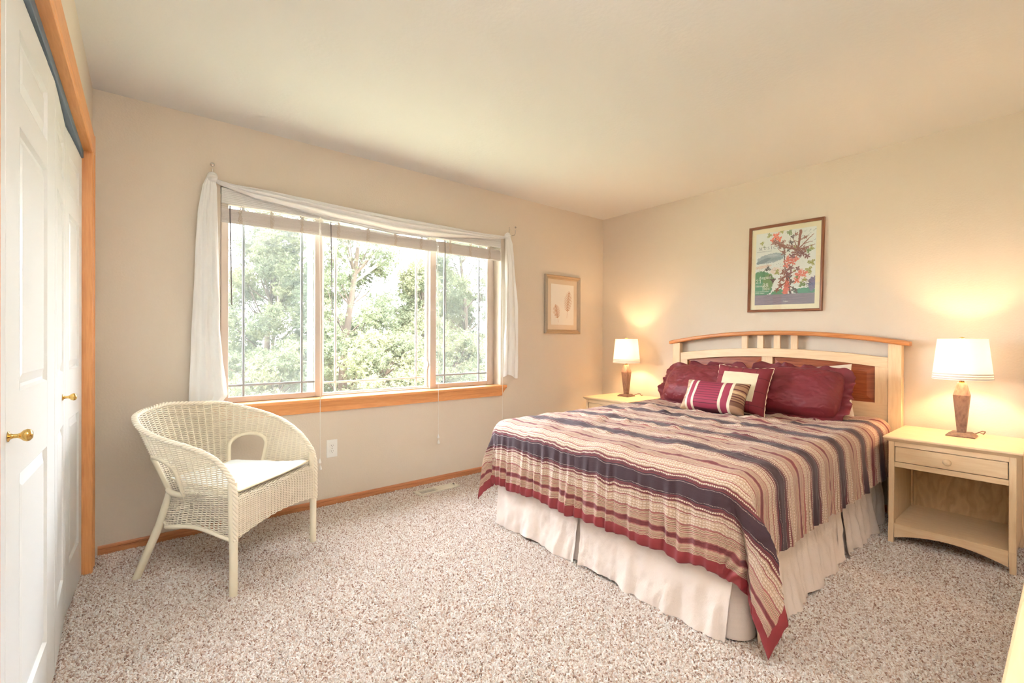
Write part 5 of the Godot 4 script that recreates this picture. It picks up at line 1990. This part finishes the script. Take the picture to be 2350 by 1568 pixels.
func build_pictures() -> void:
	# poster over the bed, hung a touch askew
	var t := thing("framed_poster", "framed leafy festival poster hung over the headboard", "poster", Vector3(0, 1.705, 1.798))
	t.rotation = Vector3.ZERO
	t.transform = Transform3D(Basis(Vector3.UP, -PI / 2) * Basis(Vector3(0, 0, 1), deg_to_rad(-1.25)), Vector3(0.0, 1.706, 1.798))
	var w := 0.528
	var h := 0.683
	var dark := wood("frame_walnut_a", noise_tex(noise(0.012, 3, 411), [rgb(118, 72, 48), rgb(150, 96, 66)], [0.2, 0.8]), 1, 0.4, 10.0, 1.0)
	var dark2 := wood("frame_walnut_b", dark.albedo_texture, 0, 0.4, 10.0, 1.0)
	frame_sides(t, w, h, [[0.0, 0.001], [0.0, 0.020], [0.003, 0.023], [0.010, 0.022], [0.014, 0.017], [0.018, 0.016], [0.020, 0.010], [0.020, 0.004]], [dark2, dark])
	obj("backing", MB.new().box(Vector3(-w / 2 + 0.004, -h / 2 + 0.004, 0.001), Vector3(w / 2 - 0.004, h / 2 - 0.004, 0.006), 0.0), mat("poster_border", rgb(236, 228, 196), 0.7), t)
	var im := mat("poster_print", Color.WHITE, 0.6)
	im.albedo_texture = poster_tex()
	var b := MB.new()
	b.quad(Vector3(-0.212, -0.285, 0.0066), Vector3(0.212, -0.285, 0.0066), Vector3(0.212, 0.285, 0.0066), Vector3(-0.212, 0.285, 0.0066), Vector3(0, 0, 1))
	var pr := obj("print", b, im, t)
	var white := mat("ink_white", rgb(236, 238, 228), 0.6)
	var grey := mat("ink_grey", rgb(108, 122, 134), 0.6)
	var zt := 0.0069
	text(pr, "August", 0.028, Vector3(-0.184, -0.068, zt), white, true, true)
	text(pr, "21", 0.041, Vector3(-0.208, -0.096, zt), white)
	text(pr, "through", 0.019, Vector3(-0.207, -0.134, zt), white, true, true)
	text(pr, "28", 0.041, Vector3(-0.156, -0.130, zt), white)
	text(pr, "2004", 0.025, Vector3(-0.158, -0.158, zt), white)
	text(pr, "Drake Park Pavilion", 0.0105, Vector3(-0.208, -0.178, zt), white)
	text(pr, "Bend, Oregon", 0.0105, Vector3(-0.208, -0.191, zt), white)
	text(pr, "M U S I C A", 0.030, Vector3(-0.190, 0.163, zt), grey)
	text(pr, "summer festival concerts", 0.0095, Vector3(-0.205, 0.140, zt), grey)
	text(pr, "Tickets", 0.010, Vector3(0.0, -0.262, zt), white)
	obj("pane", MB.new().box(Vector3(-w / 2 + 0.019, -h / 2 + 0.019, 0.0088), Vector3(w / 2 - 0.019, h / 2 - 0.019, 0.0098), 0.0), M.glass, t)
	# fern print by the window
	t = thing("framed_print", "small framed print of two orange ferns on the window wall", "picture", Vector3(-0.619, 1.490, 0.0))
	w = 0.490
	h = 0.572
	var gold := mat("frame_gold", rgb(196, 168, 134), 0.4, 0.2)
	var gold2 := mat("frame_silver", rgb(178, 164, 146), 0.4, 0.2)
	var rope := noise_tex(noise(0.05, 2, 421), [], [])
	for g in [gold, gold2]:
		bumpy(g, rope, 0.25)
		g.uv1_triplanar = true
		g.uv1_scale = Vector3.ONE * 6.0
	frame_sides(t, w, h, [[0.0, 0.001], [0.0, 0.020], [0.006, 0.028], [0.014, 0.026], [0.022, 0.018], [0.030, 0.020], [0.038, 0.015], [0.040, 0.006]], [gold, gold2])
	obj("mat_board", MB.new().box(Vector3(-w / 2 + 0.01, -h / 2 + 0.01, 0.001), Vector3(w / 2 - 0.01, h / 2 - 0.01, 0.007), 0.0), mat("mat_board", rgb(232, 212, 186), 0.8), t)
	b = MB.new()
	b.box(Vector3(-0.158, -0.200, 0.0065), Vector3(0.158, 0.200, 0.0085), 0.0)
	var sheet := obj("paper", b, mat("fern_paper", rgb(252, 246, 236), 0.8), t)
	var ink := mat("fern_ink", rgb(196, 134, 80), 0.8)
	var fern := MB.new()
	frond(fern, Vector3(0.060, -0.130, 0.0088), 0.27, 0.07, 0.05, 17, 0.085)
	frond(fern, Vector3(-0.055, -0.175, 0.0088), 0.18, -0.28, 0.03, 13, 0.075)
	obj("fern_leaf", fern, ink, sheet).set_meta("kind", "stuff")
	obj("pane", MB.new().box(Vector3(-w / 2 + 0.038, -h / 2 + 0.038, 0.0105), Vector3(w / 2 - 0.038, h / 2 - 0.038, 0.0115), 0.0), M.glass, t)

func frond(b: MB, at: Vector3, len: float, lean: float, curl: float, n: int, reach: float) -> void:
	# flat pressed fern: stem and paired leaflets that shorten to the tip
	var prev := at
	for i in n * 2 + 1:
		var q := i / float(n * 2)
		var p := at + Vector3(sin(lean) * len * q + curl * q * q * len, cos(lean) * len * q, 0)
		if i > 0:
			var s := Vector3(0.0012, 0, 0)
			b.quad(prev - s, prev + s, p + s, p - s, Vector3(0, 0, 1))
		prev = p
		if q < 0.22 or i % 2 == 0:
			continue
		var r := reach * sin(PI * pow(1.0 - q, 0.75)) * (0.55 + 0.45 * (1.0 - q))
		for sg in [-1.0, 1.0]:
			var d := Vector3(sg * cos(0.45), sin(0.45), 0).rotated(Vector3(0, 0, 1), -lean)
			var o := Vector3(-d.y, d.x, 0)
			var m := 7
			for k in m:
				var a := k / float(m)
				var wdt := 0.0066 * (1.0 - a) + 0.0012
				var c := p + d * r * a
				var e := p + d * r * (a + 0.16)
				b.tri(c + o * wdt, c - o * wdt, e, Vector3(0, 0, 1))

# ---------------------------------------------------------------- outlet, floor register
func build_small() -> void:
	var t := thing("wall_outlet", "white decorator outlet plate low on the wall below the window", "outlet", Vector3(-2.849, 0.386, 0.0))
	var b := MB.new().box(Vector3(-0.036, -0.060, 0.0), Vector3(0.036, 0.060, 0.006), 0.003)
	obj("cover_plate", b, M.plastic_white, t)
	for sy in [-1.0, 1.0]:
		var r := MB.new()
		var poly := PackedVector2Array()
		for i in 24:
			var a := TAU * i / 24.0
			poly.append(Vector2(clampf(cos(a) * 0.0175, -0.0165, 0.0165), sy * 0.0195 + clampf(sin(a) * 0.0175, -0.0135, 0.0135)))
		r.prism(poly, 2, 0.005, 0.0085, 0.0008)
		var rec := obj("receptacle", r, M.plastic_white, t)
		var s := MB.new()
		s.box(Vector3(-0.0075, sy * 0.0195 - 0.001, 0.0083), Vector3(-0.0055, sy * 0.0195 + 0.007, 0.0089), 0.0)
		s.box(Vector3(0.0055, sy * 0.0195 - 0.001, 0.0083), Vector3(0.0075, sy * 0.0195 + 0.006, 0.0089), 0.0)
		s.box(Vector3(-0.002, sy * 0.0195 - 0.009, 0.0083), Vector3(0.002, sy * 0.0195 - 0.005, 0.0089), 0.0)
		obj("slots", s, M.slot_dark, rec)
	obj("screw", MB.new().at(Transform3D(Basis(Vector3.RIGHT, PI / 2), Vector3(0, 0, 0.0055))).lathe([Vector2(0.0, 0.0), Vector2(0.0032, 0.0), Vector2(0.0028, 0.0012), Vector2(0.0, 0.0015)], 12), M.chrome, t)
	# floor register, left half of its louvres open
	t = thing("floor_register", "cream metal floor register in the carpet under the window", "floor vent", Vector3(-2.125, 0.001, 0.178), deg_to_rad(1.5))
	var hx := 0.176
	var hz := 0.050
	b = MB.new()
	b.box(Vector3(-hx, -0.004, -hz), Vector3(hx, 0.008, -hz + 0.014), 0.002)
	b.box(Vector3(-hx, -0.004, hz - 0.014), Vector3(hx, 0.008, hz), 0.002)
	b.box(Vector3(-hx, -0.004, -hz), Vector3(-hx + 0.026, 0.008, hz), 0.002)
	b.box(Vector3(hx - 0.034, -0.004, -hz), Vector3(hx, 0.008, hz), 0.002)
	b.box(Vector3(-0.012, -0.004, -hz), Vector3(0.006, 0.008, hz), 0.002)
	obj("face_frame", b, M.metal_cream, t)
	obj("duct", MB.new().box(Vector3(-hx + 0.02, -0.011, -hz + 0.008), Vector3(hx - 0.028, -0.006, hz - 0.008), 0.0), M.slot_dark, t)
	for k in 14:
		var x := -hx + 0.031 + k * 0.0098
		var v := MB.new().at(Transform3D(Basis(Vector3(0, 0, 1), 0.2), Vector3(x, 0.005, 0)))
		v.box(Vector3(-0.0019, -0.0005, -hz + 0.012), Vector3(0.0019, 0.0005, hz - 0.012), 0.0)
		obj("vane", v, M.metal_cream, t)
	for k in 13:
		var x := 0.011 + k * 0.0102
		var v := MB.new().at(Transform3D(Basis(Vector3(0, 0, 1), 0.12), Vector3(x, 0.005, 0)))
		v.box(Vector3(-0.0054, -0.0005, -hz + 0.012), Vector3(0.0054, 0.0005, hz - 0.012), 0.0)
		obj("vane", v, M.metal_cream, t)
	obj("damper_lever", MB.new().box(Vector3(hx - 0.026, 0.007, -0.020), Vector3(hx - 0.018, 0.012, 0.002), 0.001), M.slot_dark, t, "small dark damper lever")

# ---------------------------------------------------------------- dresser beside the camera
func build_dresser() -> void:
	var t := thing("dresser", "pale maple dresser top at the lower right corner of the view", "dresser", Vector3(-2.3, 0, 3.44))
	var x0 := -0.86
	var x1 := 0.80
	var z0 := -0.245
	var z1 := 0.25
	obj("top", MB.new().box(Vector3(x0, 0.730, z0 - 0.022), Vector3(x1, 0.750, z1), 0.003), M.maple_x, t)
	for q in [[x0 + 0.02, x0 + 0.04], [x1 - 0.04, x1 - 0.02]]:
		obj("side_panel", MB.new().box(Vector3(q[0], 0.0, z0), Vector3(q[1], 0.7295, z1), 0.002), M.maple_y, t)
	obj("back_panel", MB.new().box(Vector3(x0 + 0.04, 0.06, z1 - 0.02), Vector3(x1 - 0.04, 0.729, z1 - 0.008), 0.001), M.plywood, t)
	obj("base_rail", MB.new().box(Vector3(x0 + 0.04, 0.05, z0 + 0.004), Vector3(x1 - 0.04, 0.11, z0 + 0.024), 0.002), M.maple_x, t)
	for r in 3:
		for c in 2:
			var xa: float = [x0 + 0.046, -0.025][c]
			var xb: float = [-0.033, x1 - 0.046][c]
			var ya := 0.116 + r * 0.204
			var d := obj("drawer", MB.new().box(Vector3(xa, ya, z0 + 0.002), Vector3(xb, ya + 0.198, z0 + 0.022), 0.002), M.maple_x, t)
			for s in [0.25, 0.75]:
				var k := MB.new().at(Transform3D(Basis(Vector3.RIGHT, -PI / 2), Vector3(lerpf(xa, xb, s), ya + 0.099, z0 + 0.002)))
				k.lathe([Vector2(0.0, -0.002), Vector2(0.008, -0.001), Vector2(0.008, 0.010), Vector2(0.0165, 0.019), Vector2(0.0165, 0.024), Vector2(0.010, 0.030), Vector2(0.0, 0.031)], 16)
				obj("knob", k, M.maple_z, d)
